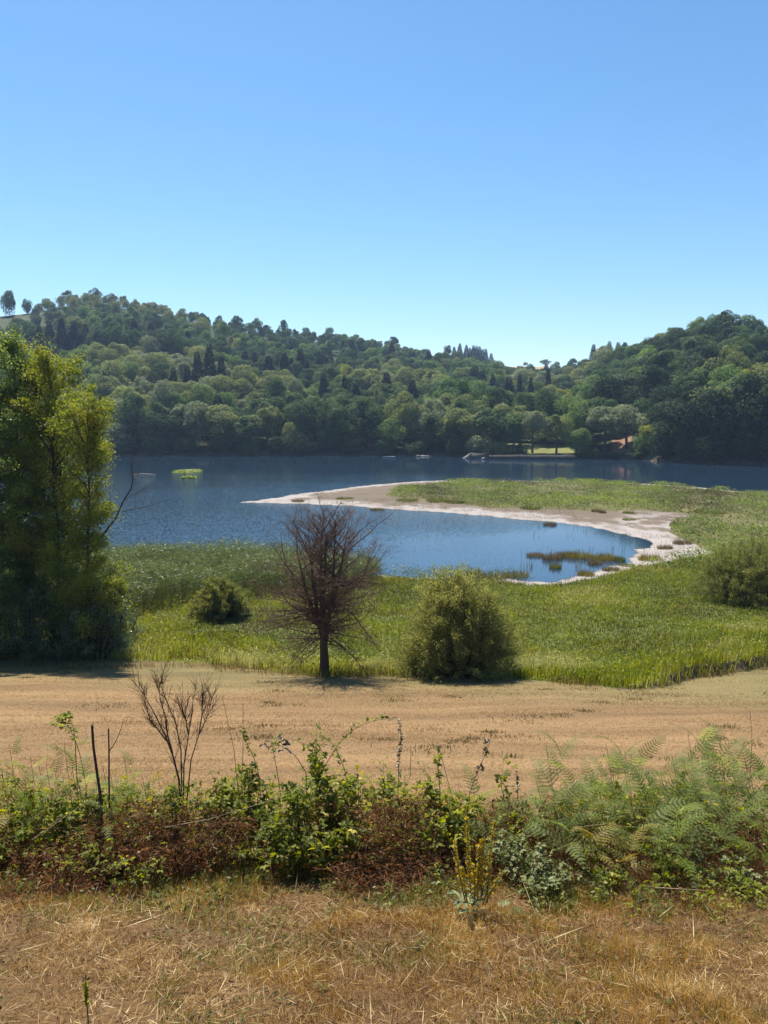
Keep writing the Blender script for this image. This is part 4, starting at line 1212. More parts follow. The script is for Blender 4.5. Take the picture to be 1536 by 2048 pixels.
def leafy_tree(px, py, ytop, wpx, label, lm, seed, n_leaf, profile, leaf=(.10, .06), lean=0.0, ymin=30, name='broadleaf_tree', first=.12, nb=70, droop=0., r0=.02, clus=.24, extra=None, ahead=0.0):
    r = np.random.default_rng(seed)
    B = on_ground(px, py, ymin); B = B + np.array([0, ahead, 0]); B[2] = gz(B[0], B[1])
    d = math.hypot(B[0], B[1]); H = at_dist(px, ytop, d)[2] - B[2]; W = wpx / F * d
    o = empty(name, B, label, 'tree', 'tall trees at the left edge of the field')
    tb, bb, lf = MB(), MB(), MB()
    n = 9; t = np.linspace(0, 1, n)
    main = np.stack([lean * W * t ** 1.3 + np.cumsum(r.normal(0, .06, n)) * H / 14, np.cumsum(r.normal(0, .06, n)) * H / 14, -.2 + (H * .97 + .2) * t], 1); main[0, :2] = 0
    tube(tb, main, np.interp(t, [0, .1, 1], [r0 * H * .5 * 1.25, r0 * H * .5, .02]), 9)
    tips = []; us, rs = zip(*profile)
    for q in range(nb):
        u = first + (1 - first) * ((q + r.random()) / nb); z = u * H
        b0 = np.array([np.interp(z, main[:, 2], main[:, c]) for c in range(3)])
        a = q * 2.39996 + r.normal(0, .3); el = np.interp(u, [0, .4, .8, 1], [.1, .42, .8, 1.25]) + r.normal(0, .15)
        dr = np.array([math.cos(a) * math.cos(el), math.sin(a) * math.cos(el), math.sin(el)])
        Lb = np.interp(u, us, rs) * W * .5 * r.uniform(.55, 1.2) / max(.45, math.cos(el))
        Lb = min(Lb, W * .62)
        c = curve(b0, dr, Lb, 8, r, .11, droop, .05)
        tube(bb, c, np.linspace(.010 * Lb + .016, .007, 9), 5)
        tips.append(c[4:])
        for s in range(max(3, int(Lb * 3.2))):
            f = r.integers(2, 8); dm = unit(c[f + 1] - c[f]) if f < 8 else dr
            c2 = curve(c[f], dm * .7 + perp(dm, r) * .8, Lb * r.uniform(.16, .36), 5, r, .16, droop, .03)
            tube(bb, c2, np.linspace(.010, .004, 6), 3); tips.append(c2[1:])
    LN = [p for tt in tips for p in tt]; LN = np.array(LN)
    wts = np.linalg.norm(LN[:, :2], axis=1) + .5; wts /= wts.sum()
    nc = max(200, n_leaf // 48); ck = r.choice(len(LN), nc, p=wts); ks = r.integers(0, nc, n_leaf); k = ck[ks]; cr = clus * r.uniform(.6, 2.2, nc)
    P = LN[k] + rand_unit(n_leaf, r) * (cr[ks] * r.random(n_leaf) ** .45)[:, None] * 1.5 * np.array([1, 1, .8])
    ok = P[:, 2] > .15; P = P[ok]; k = k[ok]
    cl = fbm(P[:, 0] * .9 + 30, P[:, 2] * .9 + P[:, 1] * .7, seed, 2)
    cards(lf, P, unit(rand_unit(len(P), r) + np.array([0, 0, .45])), leaf[0] * r.uniform(.65, 1.3, len(P)), leaf[1] * r.uniform(.65, 1.3, len(P)), np.clip(.5 * r.random(len(P)) + .9 * (cl - .2), 0, 1), r=r, fold=.08)
    obj('trunk', tb.mesh('tree_trunk', True), BARK_DARK, o); obj('branches', bb.mesh('tree_branches', True), BARK_DARK, o); obj('crown', lf.mesh('tree_crown'), lm, o)
    return o, H, W


LF_A = foliage('near_leaf_dark', [(0, (0.065, 0.104, 0.032)), (.5, (0.138, 0.201, 0.052)), (1, (0.263, 0.317, 0.069))], .48, .42, .35, 0)
LF_B = foliage('near_leaf_yellow', [(0, (0.090, 0.123, 0.022)), (.5, (0.185, 0.218, 0.036)), (1, (0.325, 0.325, 0.056))], .5, .5, .22, 0)
LF_C = foliage('near_leaf_grey', [(0, (0.058, 0.081, 0.036)), (.5, (0.124, 0.163, 0.072)), (1, (0.247, 0.286, 0.143))], .32, .36, .5, 0)
full = [(0, .55), (.15, .95), (.4, 1.0), (.65, .78), (.85, .48), (1, .15)]
leafy_tree(-52, 1310, 672, 250, 'tallest dark tree, cut by the left edge of the picture', LF_A, 21, 80000, full, (.12, .085), ahead=1.0)
leafy_tree(8, 1306, 690, 170, 'tall slim tree with a yellow green top behind the dark tree', LF_A, 22, 62000, [(0, .7), (.2, 1), (.5, .9), (.8, .6), (1, .2)], (.12, .08), ahead=3.0, nb=80)
leafy_tree(96, 1306, 768, 190, 'broad leafy tree with yellowish crown in the middle of the left trees', LF_B, 23, 60000, [(0, .6), (.2, .9), (.45, 1.05), (.7, 1.0), (.9, .75), (1, .35)], (.12, .08), ahead=2.2, nb=80)
lt, LH, LW = leafy_tree(178, 1316, 852, 150, 'slender yellow green willow with a bare limb over the lake', LF_B, 24, 34000, [(0, .6), (.15, 1.05), (.33, .85), (.5, .55), (.62, .6), (.75, .9), (.9, 1.0), (1, .4)], (.115, .07), lean=.12, nb=64, first=.10)
# its bare limb reaching out over the lake
r = np.random.default_rng(9); d = math.hypot(lt.location.x, lt.location.y)
def lp(px, py, dy=0.0): return at_dist(px, py, d + dy) - np.array(lt.location)
mb = MB()
def limb(pts, a, b, k=6): tube(mb, np.array(pts), np.linspace(a, b, len(pts)), k)
limb([lp(176, 1110), lp(212, 1062), lp(232, 1035), lp(246, 1003), lp(262, 978), lp(266, 960), lp(262, 930), lp(268, 905)], .065, .008)
limb([lp(243, 1024), lp(262, 1019), lp(290, 1014), lp(318, 1006), lp(342, 998)], .024, .006, 4)
limb([lp(250, 1000), lp(272, 986), lp(298, 972)], .02, .006, 4)
limb([lp(232, 1035, .3), lp(262, 1050, .8), lp(300, 1046, 1.2)], .02, .006, 4)
for q in range(46):
    a, b = [((262, 978), (268, 905)), ((243, 1024), (342, 998)), ((250, 1000), (298, 972)), ((266, 960), (345, 900)), ((266, 960), (300, 930))][q % 5]
    f = r.uniform(.2, 1); s = lp(a[0] + (b[0] - a[0]) * f, a[1] + (b[1] - a[1]) * f)
    if q % 5 > 2: s = lp(264 + r.uniform(-3, 4), r.uniform(905, 975))
    c = curve(s, np.array([r.normal(.5, .6), r.normal(0, .5), r.normal(.3, .5)]), r.uniform(.4, 1.5), 5, r, .2)
    tube(mb, c, np.linspace(.008, .004, 6), 3)
obj('bare_limb', mb.mesh('bare_limb', True), BARK_DARK, lt)['label'] = 'dead leafless limb'
def shrub(px, py, wpx, hpx, label, m, seed, n, leaf):
    o = willow_bush(px, py, wpx, hpx, label, m, 60, n, seed, 30, leaf, 'leafy_shrub'); o['group'] = 'shrubs at the foot of the left trees'
shrub(60, 1308, 190, 120, 'dark silvery leaved shrub under the left trees', LF_C, 31, 15000, (.11, .06))
shrub(-30, 1316, 130, 200, 'tall dark shrub at the left picture edge under the trees', LF_A, 32, 14000, (.11, .07))
shrub(188, 1318, 110, 150, 'dense shrub round the foot of the slender willow', LF_C, 33, 14000, (.09, .05))
shrub(236, 1288, 80, 110, 'grey green shrub spreading right of the slender willow', LF_C, 34, 9000, (.09, .045))
shrub(130, 1300, 140, 160, 'dark shrub filling the gap between the left trunks', LF_A, 35, 14000, (.10, .07))
# ------------------------------------------------------------------ hay stubble on the mown field
HAY = foliage('hay_stubble_blade', [(0, (0.096, 0.056, 0.021)), (.4, (0.217, 0.135, 0.054)), (.75, (0.331, 0.217, 0.096)), (1, (0.452, 0.348, 0.183))], .25, .6, .2, 0)
HAYG = foliage('hay_green_blade', [(0, (0.087, 0.065, 0.022)), (.5, (0.165, 0.131, 0.044)), (1, (0.261, 0.217, 0.078))], .3, .6, .2, 0)


def hay():
    mb = MB(); n = 300000
    y = np.exp(rng.uniform(math.log(8.6), math.log(41), n)); x = rng.uniform(-1, 1, n) * (.58 * y + 2)
    z, sd, off = ground(x, y)
    k = y < field_edge(x, y) + .4
    x, y, z = x[k], y[k], z[k]; n = len(x)
    row = fbm(x / 9 + .3 * np.sin(y), y / .8, 91, 4); far = sstep(24, 36, y + (fbm(x / 8, y / 6, 92, 2) - .5) * 14)
    keep = rng.random(n) < .35 + .65 * sstep(.42, .6, row)
    x, y, z, row, far = x[keep], y[keep], z[keep], row[keep], far[keep]; n = len(x)
    P = np.stack([x, y, z - .01], 1)
    g = far > rng.random(n) * 1.1
    for m, sel in ((0, ~g), (1, g)):
        q = sel.nonzero()[0]; nn = len(q)
        blades(mb, P[q], rng.uniform(.03, .09, nn) * (1 + .8 * sstep(.5, .7, row[q])), dirs(nn, 0, 3.14), rng.uniform(.5, 1.0, nn), rng.uniform(.005, .010, nn) * (y[q] / 22) ** .6,
               np.clip(.25 + .9 * (row[q] - .3) + rng.normal(0, .2, nn), 0, 1), m)
    n = 90000; y = np.exp(rng.uniform(math.log(9.5), math.log(30), n)); x = rng.uniform(-1, 1, n) * (.58 * y + 2); g = fbm(x / 7 + .3 * np.sin(y), y / .7, 94, 4)
    q = (y < field_edge(x, y)) & (rng.random(n) < .2 + .8 * sstep(.45, .6, g)); x, y = x[q], y[q]; n = len(x); a = rng.normal(0, .8, n); D = np.stack([np.cos(a), np.sin(a), rng.normal(.03, .15, n)], 1)
    cards(mb, np.stack([x, y, ground(x, y)[0] + .015], 1), unit(np.cross(D, rand_unit(n)) + [0, 0, .8]), rng.uniform(.05, .16, n), .006 * (y / 15), np.clip(rng.normal(.72, .22, n), 0, 1), 0, updir=D)
    o = obj('hay_stubble', mb.mesh('hay_stubble'), [HAY, HAYG]); tag(o, 'short dry hay stubble lying in rows on the mown field', None, None, 'stuff')
    mb = MB()
    # scattered small weed clumps on the far half of the field
    for q in range(95):
        yy = rng.uniform(17, 37); xx = rng.uniform(-.5, .55) * yy
        if xx < 0 and rng.random() < .6: continue
        if yy > field_edge(np.array([xx]), np.array([yy]))[0]: continue
        n = int(rng.integers(40, 130)); s = rng.uniform(.15, .5)
        P = np.stack([xx + rng.normal(0, s, n), yy + rng.normal(0, s * .7, n), np.zeros(n)], 1); P[:, 2] = ground(P[:, 0], P[:, 1])[0]
        blades(mb, P - [0, 0, .01], rng.uniform(.05, .16, n), dirs(n), rng.uniform(.3, .95, n), .02, rng.random(n) * .6)
    tag(obj('field_weeds', mb.mesh('field_weeds'), HAYG), 'small dull green weed tufts dotted over the mown field', None, None, 'stuff')


hay()

# ------------------------------------------------------------------ dry grass bank in front
STRAW = foliage('dry_straw', [(0, (0.110, 0.057, 0.019)), (.3, (0.230, 0.140, 0.039)), (.6, (0.393, 0.253, 0.083)), (.85, (0.536, 0.387, 0.162)), (1, (0.689, 0.553, 0.307))], .28, .5, .3, 0)
GOLD = foliage('golden_grass', [(0, (0.198, 0.110, 0.024)), (.5, (0.376, 0.235, 0.057)), (1, (0.526, 0.369, 0.113))], .4, .55, .25, 0)
LOWG = foliage('bank_green', [(0, (.05, .06, .012)), (.5, (.12, .135, .025)), (1, (.24, .24, .05))], .4, .5, .3, 0)


BITS = foliage('withered_bits', [(0, (.05, .026, .014)), (.6, (.15, .08, .042)), (1, (.32, .20, .11))], .25, .6, .2, 0)


def bank_points(n, y0=2.9, y1=7.4):
    y = rng.uniform(y0, y1, n) ; x = rng.uniform(-1, 1, n) * (.60 * y + 1.6)
    z = ground(x, y)[0]
    return np.stack([x, y, z], 1)


def bank():
    mb = MB()
    P = bank_points(230000); x, y = P[:, 0], P[:, 1]; n = len(P)
    n1 = fbm(x / .55, y / .55, 101, 3); n2 = fbm(x / .18, y / .18, 102, 2); n3 = fbm(x / 1.4, y / 1.0, 103, 2)
    gold = .9 * sstep(.52, .64, n3 + (n1 - .5) * .4)
    h = rng.uniform(.02, .09, n) * np.clip(.1 + 2.0 * (n1 - .15), .2, 2) * (1 + .6 * gold)
    v = np.clip(.12 + 1.0 * (n2 - .3) + 1.5 * (n1 - .5) + rng.normal(0, .2, n), 0, 1)
    m = (rng.random(n) < .75 * gold).astype(int)
    for k in (0, 1):
        q = (m == k).nonzero()[0]
        blades(mb, P[q] - [0, 0, .01], h[q], dirs(len(q)), rng.uniform(.1, 1.0, len(q)) if k == 0 else rng.uniform(.05, .6, len(q)), rng.uniform(.0022, .0055, len(q)) if k == 0 else rng.uniform(.0018, .0035, len(q)), v[q], k)
    # brown withered bits caught in the grass
    P = bank_points(26000); n = len(P); g = fbm(P[:, 0] / .5, P[:, 1] / .3, 118, 3) + .10 * sstep(5.2, 6.4, P[:, 1]); P = P[g > .53]; n = len(P); d = unit(rand_unit(n) * [1, 1, .5])
    cards(mb, P + [0, 0, 1] * rng.uniform(.005, .07, n)[:, None], unit(np.cross(d, rand_unit(n))), rng.uniform(.02, .07, n), rng.uniform(.004, .010, n), rng.random(n), 2, updir=d)
    # lying straws and bits
    P = bank_points(55000); n = len(P); a = rng.uniform(0, 3.14, n) ; el = rng.normal(.06, .16, n)
    D = np.stack([np.cos(a) * np.cos(el), np.sin(a) * np.cos(el), np.sin(el)], 1)
    L = rng.gamma(2.0, .028, n) + .025
    cards(mb, P + [0, 0, 1] * rng.uniform(.005, .06, n)[:, None], unit(np.cross(D, rand_unit(n)) + [0, 0, .6]), L, rng.uniform(.002, .0045, n), np.clip(rng.normal(.42, .28, n) + .9 * (fbm(P[:, 0] / .5, P[:, 1] / .4, 106, 3) - .5), 0, 1), 0, updir=D)
    # long pale bleached stalks
    P = bank_points(170); n = len(P); a = rng.uniform(0, 6.28, n); el = rng.uniform(-.05, .5, n)
    D = np.stack([np.cos(a) * np.cos(el), np.sin(a) * np.cos(el), np.sin(el)], 1)
    cards(mb, P + [0, 0, .02], unit(np.cross(D, rand_unit(n))), rng.uniform(.15, .45, n), .006, rng.uniform(.75, 1, n), 0, updir=D)
    tag(obj('dry_grass', mb.mesh('dry_grass'), [STRAW, GOLD, BITS]), 'dry straw coloured grass covering the foreground bank', None, None, 'stuff')
    mb = MB()
    P = bank_points(60000); g = fbm(P[:, 0] / .5, P[:, 1] / .4, 107, 3) + .12 * sstep(4.6, 3.8, P[:, 1]); P = P[g > .555]; n = len(P)
    blades(mb, P, rng.uniform(.03, .11, n), dirs(n), rng.uniform(.2, .9, n), rng.uniform(.003, .006, n), np.clip(rng.normal(.5, .25, n), 0, 1))
    # ragged taller tufts and trailing green where the bank meets the undergrowth
    n = 11000; y = rng.normal(6.3, .32, n); x = rng.uniform(-1, 1, n) * 4.3; y = y - .5 * sstep(.6, 3.6, x); g = fbm(x / .35, y / .3, 109, 3)
    q = g > .54; x, y = x[q], y[q]; n = len(x); P = np.stack([x, y, ground(x, y)[0]], 1)
    blades(mb, P, rng.uniform(.06, .24, n), dirs(n), rng.uniform(.1, .8, n), rng.uniform(.003, .006, n), np.clip(rng.normal(.55, .25, n), 0, 1))
    q = rng.random(n) < .5; c = int(q.sum()); cards(mb, P[q] + np.stack([0 * x[q], 0 * x[q], rng.uniform(.02, .14, c)], 1), unit(rand_unit(c) * .7 + [0, 0, .8]), rng.uniform(.025, .06, c), rng.uniform(.014, .032, c), rng.random(c))
    P = bank_points(16000); g = fbm(P[:, 0] / .4, P[:, 1] / .35, 108, 3); P = P[g > .575]; n = len(P)
    cards(mb, P + [0, 0, .03], unit(rand_unit(n) * .7 + [0, 0, 1]), rng.uniform(.02, .05, n), rng.uniform(.01, .025, n), rng.random(n))
    tag(obj('green_sprouts', mb.mesh('green_sprouts'), LOWG), 'sparse green sprouts among the dry grass', None, None, 'stuff')


bank()

# ------------------------------------------------------------------ dead brown bracken litter
DEADB = foliage('dead_bracken_leaf', [(0, (.05, .024, .013)), (.4, (.165, .082, .036)), (.75, (.33, .185, .082)), (1, (.60, .43, .24))], .42, .65, .2, 0)


def heap_h(x, y):
    """height of the brown litter and undergrowth along the bank"""
    c = 7.15 + .25 * np.sin(x * .9) + .3 * (fbm(x / 1.6, 0 * x, 113, 2) - .5)
    return (.52 * np.exp(-((y - c) / .62) ** 2)) * (.35 + 1.3 * fbm(x / .8, y / .6, 112, 3)) * sstep(5.6, 6.5, y)


def litter():
    mb = MB(); n = 150000
    y = rng.normal(6.8, .62, n); x = rng.uniform(-1, 1, n) * (.6 * np.maximum(y, 3) + .4)
    m = fbm(x / .9, y / .45, 111, 3)
    y = y - .75 * sstep(.6, 3.6, x) * sstep(7.6, 6.8, y); k = (y > 5.0) & (y < 8.6) & (m > .35 + .26 * sstep(7.0 - .95 * sstep(.3, 3.6, x), 5.9 - .8 * sstep(.6, 3.6, x), y)); x, y = x[k], y[k]; n = len(x)
    z = ground(x, y)[0] + heap_h(x, y) * rng.uniform(.1, 1.05, n)
    P = np.stack([x, y, z], 1)
    a = rng.uniform(0, 6.28, n); el = rng.normal(0, .5, n)
    D = np.stack([np.cos(a) * np.cos(el), np.sin(a) * np.cos(el), np.sin(el)], 1)
    v = np.clip(rng.normal(.42, .25, n), 0, 1)
    s = rng.random(n) < .84
    cards(mb, P[s], unit(np.cross(D[s], rand_unit(s.sum())) + [0, 0, .25]), rng.uniform(.03, .13, s.sum()), rng.uniform(.003, .007, s.sum()), v[s], updir=D[s])
    q = ~s; cards(mb, P[q], rand_unit(q.sum()), rng.uniform(.018, .05, q.sum()), rng.uniform(.012, .03, q.sum()), v[q] * .9, fold=.3)
    # withered fronds: a curved stem with drooping rows of curled leaflets
    for t in range(420):
        i = rng.integers(n); p = P[i]; L = rng.uniform(.25, .6); a = rng.uniform(0, 6.28)
        c = curve(p, np.array([math.cos(a), math.sin(a), rng.uniform(-.1, .5)]), L, 8, rng, .12, .10)
        tube(mb, c, np.linspace(.004, .002, 9), 3, rng.uniform(.3, .9))
        nn = 26; f = rng.uniform(0, 7.99, nn); ii = f.astype(int); B = c[ii] + (c[ii + 1] - c[ii]) * (f - ii)[:, None]
        d = unit(rand_unit(nn) + [0, 0, -.5]); cards(mb, B, unit(np.cross(d, rand_unit(nn))), rng.uniform(.03, .09, nn), .012, np.clip(rng.normal(.45, .2, nn), 0, 1), updir=d)
    tag(obj('dead_bracken', mb.mesh('dead_bracken'), DEADB), 'reddish brown dead bracken litter heaped along the bank', None, None, 'stuff')


litter()

# ------------------------------------------------------------------ bracken ferns
FERN = foliage('fern_leaf', [(0, (.075, .105, .026)), (.5, (.20, .25, .066)), (1, (.34, .38, .15))], .55, .5, .2, .4)
FERNY = foliage('fern_yellowing', [(0, (.16, .13, .025)), (.5, (.28, .22, .045)), (1, (.42, .34, .09))], .42, .5, .3, .4)
FERNB = foliage('fern_bright', [(0, (.11, .16, .02)), (.5, (.19, .26, .032)), (1, (.30, .36, .06))], .48, .45, .35, .4)
FSTEM = simple('fern_stem', (.13, .12, .045), .6)


def frond_mesh(seed, L=.72, Wd=.36):
    """one bracken frond in the XZ plane: rachis along +x rising then arching, pinnae in two rows, each cut into pinnules"""
    r = np.random.default_rng(seed); mb = MB()
    n = 13; t = np.linspace(0, 1, 24)
    rx = np.stack([L * (t - .12 * t ** 3), .02 * np.sin(t * 3 + seed), L * (.30 * t - .55 * t ** 2.2)], 1)
    tube(mb, rx, np.linspace(.0042, .001, 24), 4, .9)
    V = []; vv = []
    for i in range(n):
        f = .10 + .88 * i / (n - 1); p = np.array([np.interp(f, t, rx[:, c]) for c in range(3)])
        tan = unit(np.array([np.interp(min(f + .03, 1), t, rx[:, c]) for c in range(3)]) - p + 1e-9)
        pl = Wd * .5 * (1 - f) ** .72 * (.62 + .38 * min(1, f * 6)) * r.uniform(.9, 1.08) + .008
        for s in (-1, 1):
            lat = np.array([0, s, 0]); dirp = unit(lat * .92 + tan * .42 + np.array([0, 0, r.normal(.02, .08)]))
            nrm = unit(np.cross(tan, lat) * s); nrm = nrm if nrm[2] > 0 else -nrm
            m = max(4, int(pl / .011)); g = (np.arange(m) + .5) / m
            droop = -.22 * pl * g[:, None] ** 2 * np.array([0, 0, 1.0])
            C = p + dirp * (pl * g)[:, None] + droop
            w = .019 * (1 - g) ** .5 * (.55 + .45 * min(1, pl / .1)) + .004
            for s2 in (-1, 1):
                side = unit(np.cross(nrm, dirp)) * s2 + dirp * .45; side = unit(side) + nrm * r.normal(0, .12, (m, 1))
                hw = pl / m * .5
                A = C - dirp * hw * .8; B = C + dirp * hw * .8
                tipv = C + side * w[:, None]
                V.append(np.stack([A, B, tipv + dirp * hw * .25, tipv - dirp * hw * .25], 1)); vv.append(np.full(m, np.clip(r.normal(.45, .2), 0, 1)))
    V = np.concatenate(V).reshape(-1, 3); vv = np.concatenate(vv)
    mb.add(V, np.arange(len(V)).reshape(-1, 4), a=np.repeat(vv, 4))
    return mb.mesh('fern_frond')


FR = []
for q in range(6): FR.append(frond_mesh(200 + q, .74, .34 + .03 * (q % 3)))
FRM = {}
for nm, m in (('g', FERN), ('y', FERNY), ('b', FERNB)):
    FRM[nm] = []
    for f in FR:
        c = f.copy(); c.name = 'fern_frond'; c.materials.clear(); c.materials.append(m); FRM[nm].append(c)
stem_mb = MB(); tube(stem_mb, curve((0, 0, -.08), (0.02, 0, 1), 1.08, 6, np.random.default_rng(2), .05), np.linspace(.0042, .002, 7), 5)
STEMM = stem_mb.mesh('fern_stem', True); STEMM.materials.append(FSTEM)


def fern(px, ptop, depth, n, label, tint='g', size=1.0, spread=1.0):
    r = np.random.default_rng(int(px * 7 + ptop))
    P = at_depth(px, ptop, depth); x, y = P[0], P[1]
    zg = gz(x, y) + float(heap_h(np.array([x]), np.array([y]))[0]) * .3
    H = max(.15, (P[2] - zg) * .92)
    o = empty('fern', (x, y, zg), label, 'fern', 'bracken ferns on the bank')
    s = obj('stem', STEMM, None, o); s.scale = (1, 1, H)
    n = int(n * 1.3)
    for q in range(n):
        f = obj('frond', FRM[tint][int(r.integers(6))], None, o)
        k = (q + .6) / n
        hz_ = H * (.12 + .84 * k)
        sc = size * r.uniform(.75, 1.05) * (1.05 - .25 * k)
        f.location = (0.02 * k, 0, hz_); f.scale = (sc, sc, sc)
        up = -(.25 + .70 * k ** 1.5 + r.normal(0, .15))
        f.rotation_euler = (r.normal(0, .35), up, q * 2.4 + r.normal(0, .35))


FERNS = [  # px, top, depth, fronds, tint, size, label
    (1118, 1478, 7.3, 8, 'g', .80, 'tall upright fern standing alone left of the right-side fern thicket'), (1100, 1560, 7.0, 6, 'g', .8, 'fern with broad pale fronds under the tall upright fern'),
    (1135, 1610, 6.7, 6, 'g', .85, 'low dark fern with spread fronds below the tall upright fern'), (1180, 1560, 7.4, 6, 'g', .75, 'fern between the tall upright fern and the big fern thicket'),
    (1240, 1478, 7.5, 8, 'g', .85, 'light green fern forming the second peak of the fern row'), (1275, 1490, 7.8, 7, 'g', .8, 'feathery fern just right of the second fern peak'), (1225, 1570, 7.0, 6, 'g', .8, 'fern under the second peak of the fern row'),
    (1290, 1590, 6.8, 6, 'g', .9, 'grey green fern arching low in front of the thicket middle'), (1320, 1525, 7.4, 7, 'g', .8, 'fern in the dip between the second and the highest fern peak'),
    (1372, 1500, 7.6, 7, 'g', .85, 'fern at the left flank of the highest fern peak'), (1405, 1452, 7.6, 9, 'g', .9, 'highest fern of the thicket with reddish tips'), (1440, 1470, 7.7, 8, 'g', .85, 'fern right beside the highest fern'),
    (1470, 1495, 7.5, 7, 'g', .85, 'fern sloping down right of the highest peak'), (1520, 1508, 7.4, 7, 'g', .85, 'fern at the right picture edge, upper one'), (1500, 1585, 6.9, 6, 'g', .9, 'broad fern at the right edge below the upper one'),
    (1420, 1560, 7.0, 7, 'g', .9, 'fern in the centre of the thicket below the highest one'), (1360, 1600, 6.7, 7, 'g', .9, 'pale fern with wide fronds at the foot of the thicket'), (1450, 1630, 6.6, 6, 'g', .8, 'small fern at the foot of the thicket near the right edge'),
    (1340, 1655, 6.5, 5, 'b', .7, 'bright green low fern in front of the pale wide fern'), (1530, 1650, 6.5, 5, 'b', .7, 'bright green low fern at the lower right corner of the thicket'), (1180, 1650, 6.6, 5, 'y', .7, 'yellowing fern low in front of the fern row'),
    (1260, 1670, 6.5, 5, 'y', .65, 'rusty yellow fern drooping in front of the second peak'), (1060, 1590, 7.2, 5, 'g', .7, 'small fern beside the sandy gap in the undergrowth'), (945, 1580, 7.4, 6, 'g', .75, 'fern behind the yellow flower spikes'), (985, 1640, 6.9, 5, 'g', .75, 'pale fern just right of the yellow flower spikes'),
    (1040, 1660, 6.7, 5, 'g', .7, 'low grey green fern right of the yellow flower spikes'),
    (30, 1478, 7.6, 6, 'g', .65, 'grey green fern at the left picture edge'), (72, 1500, 7.5, 5, 'g', .6, 'small upright fern beside the left edge fern'), (15, 1530, 7.2, 5, 'y', .65, 'yellowish fern under the left edge fern'), (105, 1520, 7.2, 6, 'y', .6, 'straw coloured fern left of the sawn dark stem'),
    (140, 1470, 7.5, 7, 'b', .65, 'bright green fern directly left of the sawn dark stem'), (165, 1530, 7.2, 6, 'g', .65, 'green fern at the foot of the sawn dark stem'), (262, 1500, 7.5, 6, 'g', .65, 'upright fern right of the thin cut stem'), (235, 1540, 7.2, 5, 'b', .65, 'light green fern between the cut stems and the bare shrub'),
    (300, 1548, 7.2, 5, 'y', .6, 'pale yellow fern left of the bare shrub foot'), (60, 1580, 7.0, 5, 'b', .6, 'green fern low at the left above the brown litter'), (330, 1535, 7.5, 5, 'y', .5, 'orange yellow fern touching the bare shrub'), (210, 1590, 6.9, 5, 'g', .6, 'low fern below the cut stems')]
for px, pt, dp, n, tint, sz, lab in FERNS: fern(px, pt, dp, n, lab, tint, sz)
r0 = np.random.default_rng(91)
for q in range(18):
    px = 1085 + 465 * (q + r0.random()) / 18
    top = np.interp(px, [1085, 1120, 1180, 1240, 1300, 1400, 1450, 1550], [1530, 1505, 1560, 1500, 1540, 1475, 1490, 1520]) + r0.uniform(0, 70)
    fern(px, top, r0.uniform(7.2, 8.0), 6, 'one of the many green ferns crowded inside the thicket on the right', 'g', r0.uniform(.62, .8))
for q in range(12):
    px = -10 + 330 * (q + r0.random()) / 12
    fern(px, 1530 + r0.uniform(-15, 50), r0.uniform(7.3, 7.9), 5, 'one of the small ferns mixed into the undergrowth on the left', 'gby'[q % 3], r0.uniform(.45, .6))

# ------------------------------------------------------------------ brambles
BRM = {'g': foliage('bramble_leaf', [(0, (0.054, 0.073, 0.013)), (.5, (0.168, 0.200, 0.028)), (.85, (0.360, 0.356, 0.055)), (1, (0.576, 0.518, 0.190))], .56, .5, .2, 0),
       'b': foliage('bramble_leaf_bright', [(0, (.10, .13, .018)), (.5, (.24, .27, .034)), (1, (.38, .39, .07))], .56, .5, .22, 0),
       'd': foliage('bramble_leaf_reddish', [(0, (.035, .025, .014)), (.5, (.06, .055, .022)), (1, (.10, .085, .03))], .25, .38, .45, 0),
       's': foliage('bramble_leaf_silver', [(0, (0.077, 0.100, 0.028)), (.5, (0.165, 0.190, 0.060)), (1, (0.330, 0.340, 0.152))], .35, .5, .25, 0)}
CANE = simple('bramble_cane', (.085, .05, .03), .6, nscale=30)


def leaf_shapes(mb, B, D, Nn, L, W, a):
    """folded oval leaves with a midrib: base B, direction D, normal N"""
    n = len(B); D = unit(D); S = unit(np.cross(Nn, D)); Nn = np.cross(D, S)
    L = np.broadcast_to(L, (n,))[:, None]; W = np.broadcast_to(W, (n,))[:, None]
    sag = -.10 * L * Nn
    c1 = B + D * L * .38; c2 = B + D * L * .72 + sag * .6; tip = B + D * L + sag * 1.8
    up = Nn * W * .16
    l1 = c1 + S * W * .48 + up - D * L * .03; l2 = c2 + S * W * .36 + up; r1 = c1 - S * W * .48 + up - D * L * .03; r2 = c2 - S * W * .36 + up
    V = np.stack([B, c1, c2, tip, l1, l2, r1, r2], 1)
    i = np.arange(n)[:, None] * 8
    mb.add(V.reshape(-1, 3), np.concatenate([i + [1, 2, 5, 4], i + [2, 1, 6, 7]]), np.concatenate([i + [0, 1, 4], i + [1, 0, 6], i + [2, 3, 5], i + [3, 2, 7]]), a=np.repeat(np.broadcast_to(a, (n,)), 8))


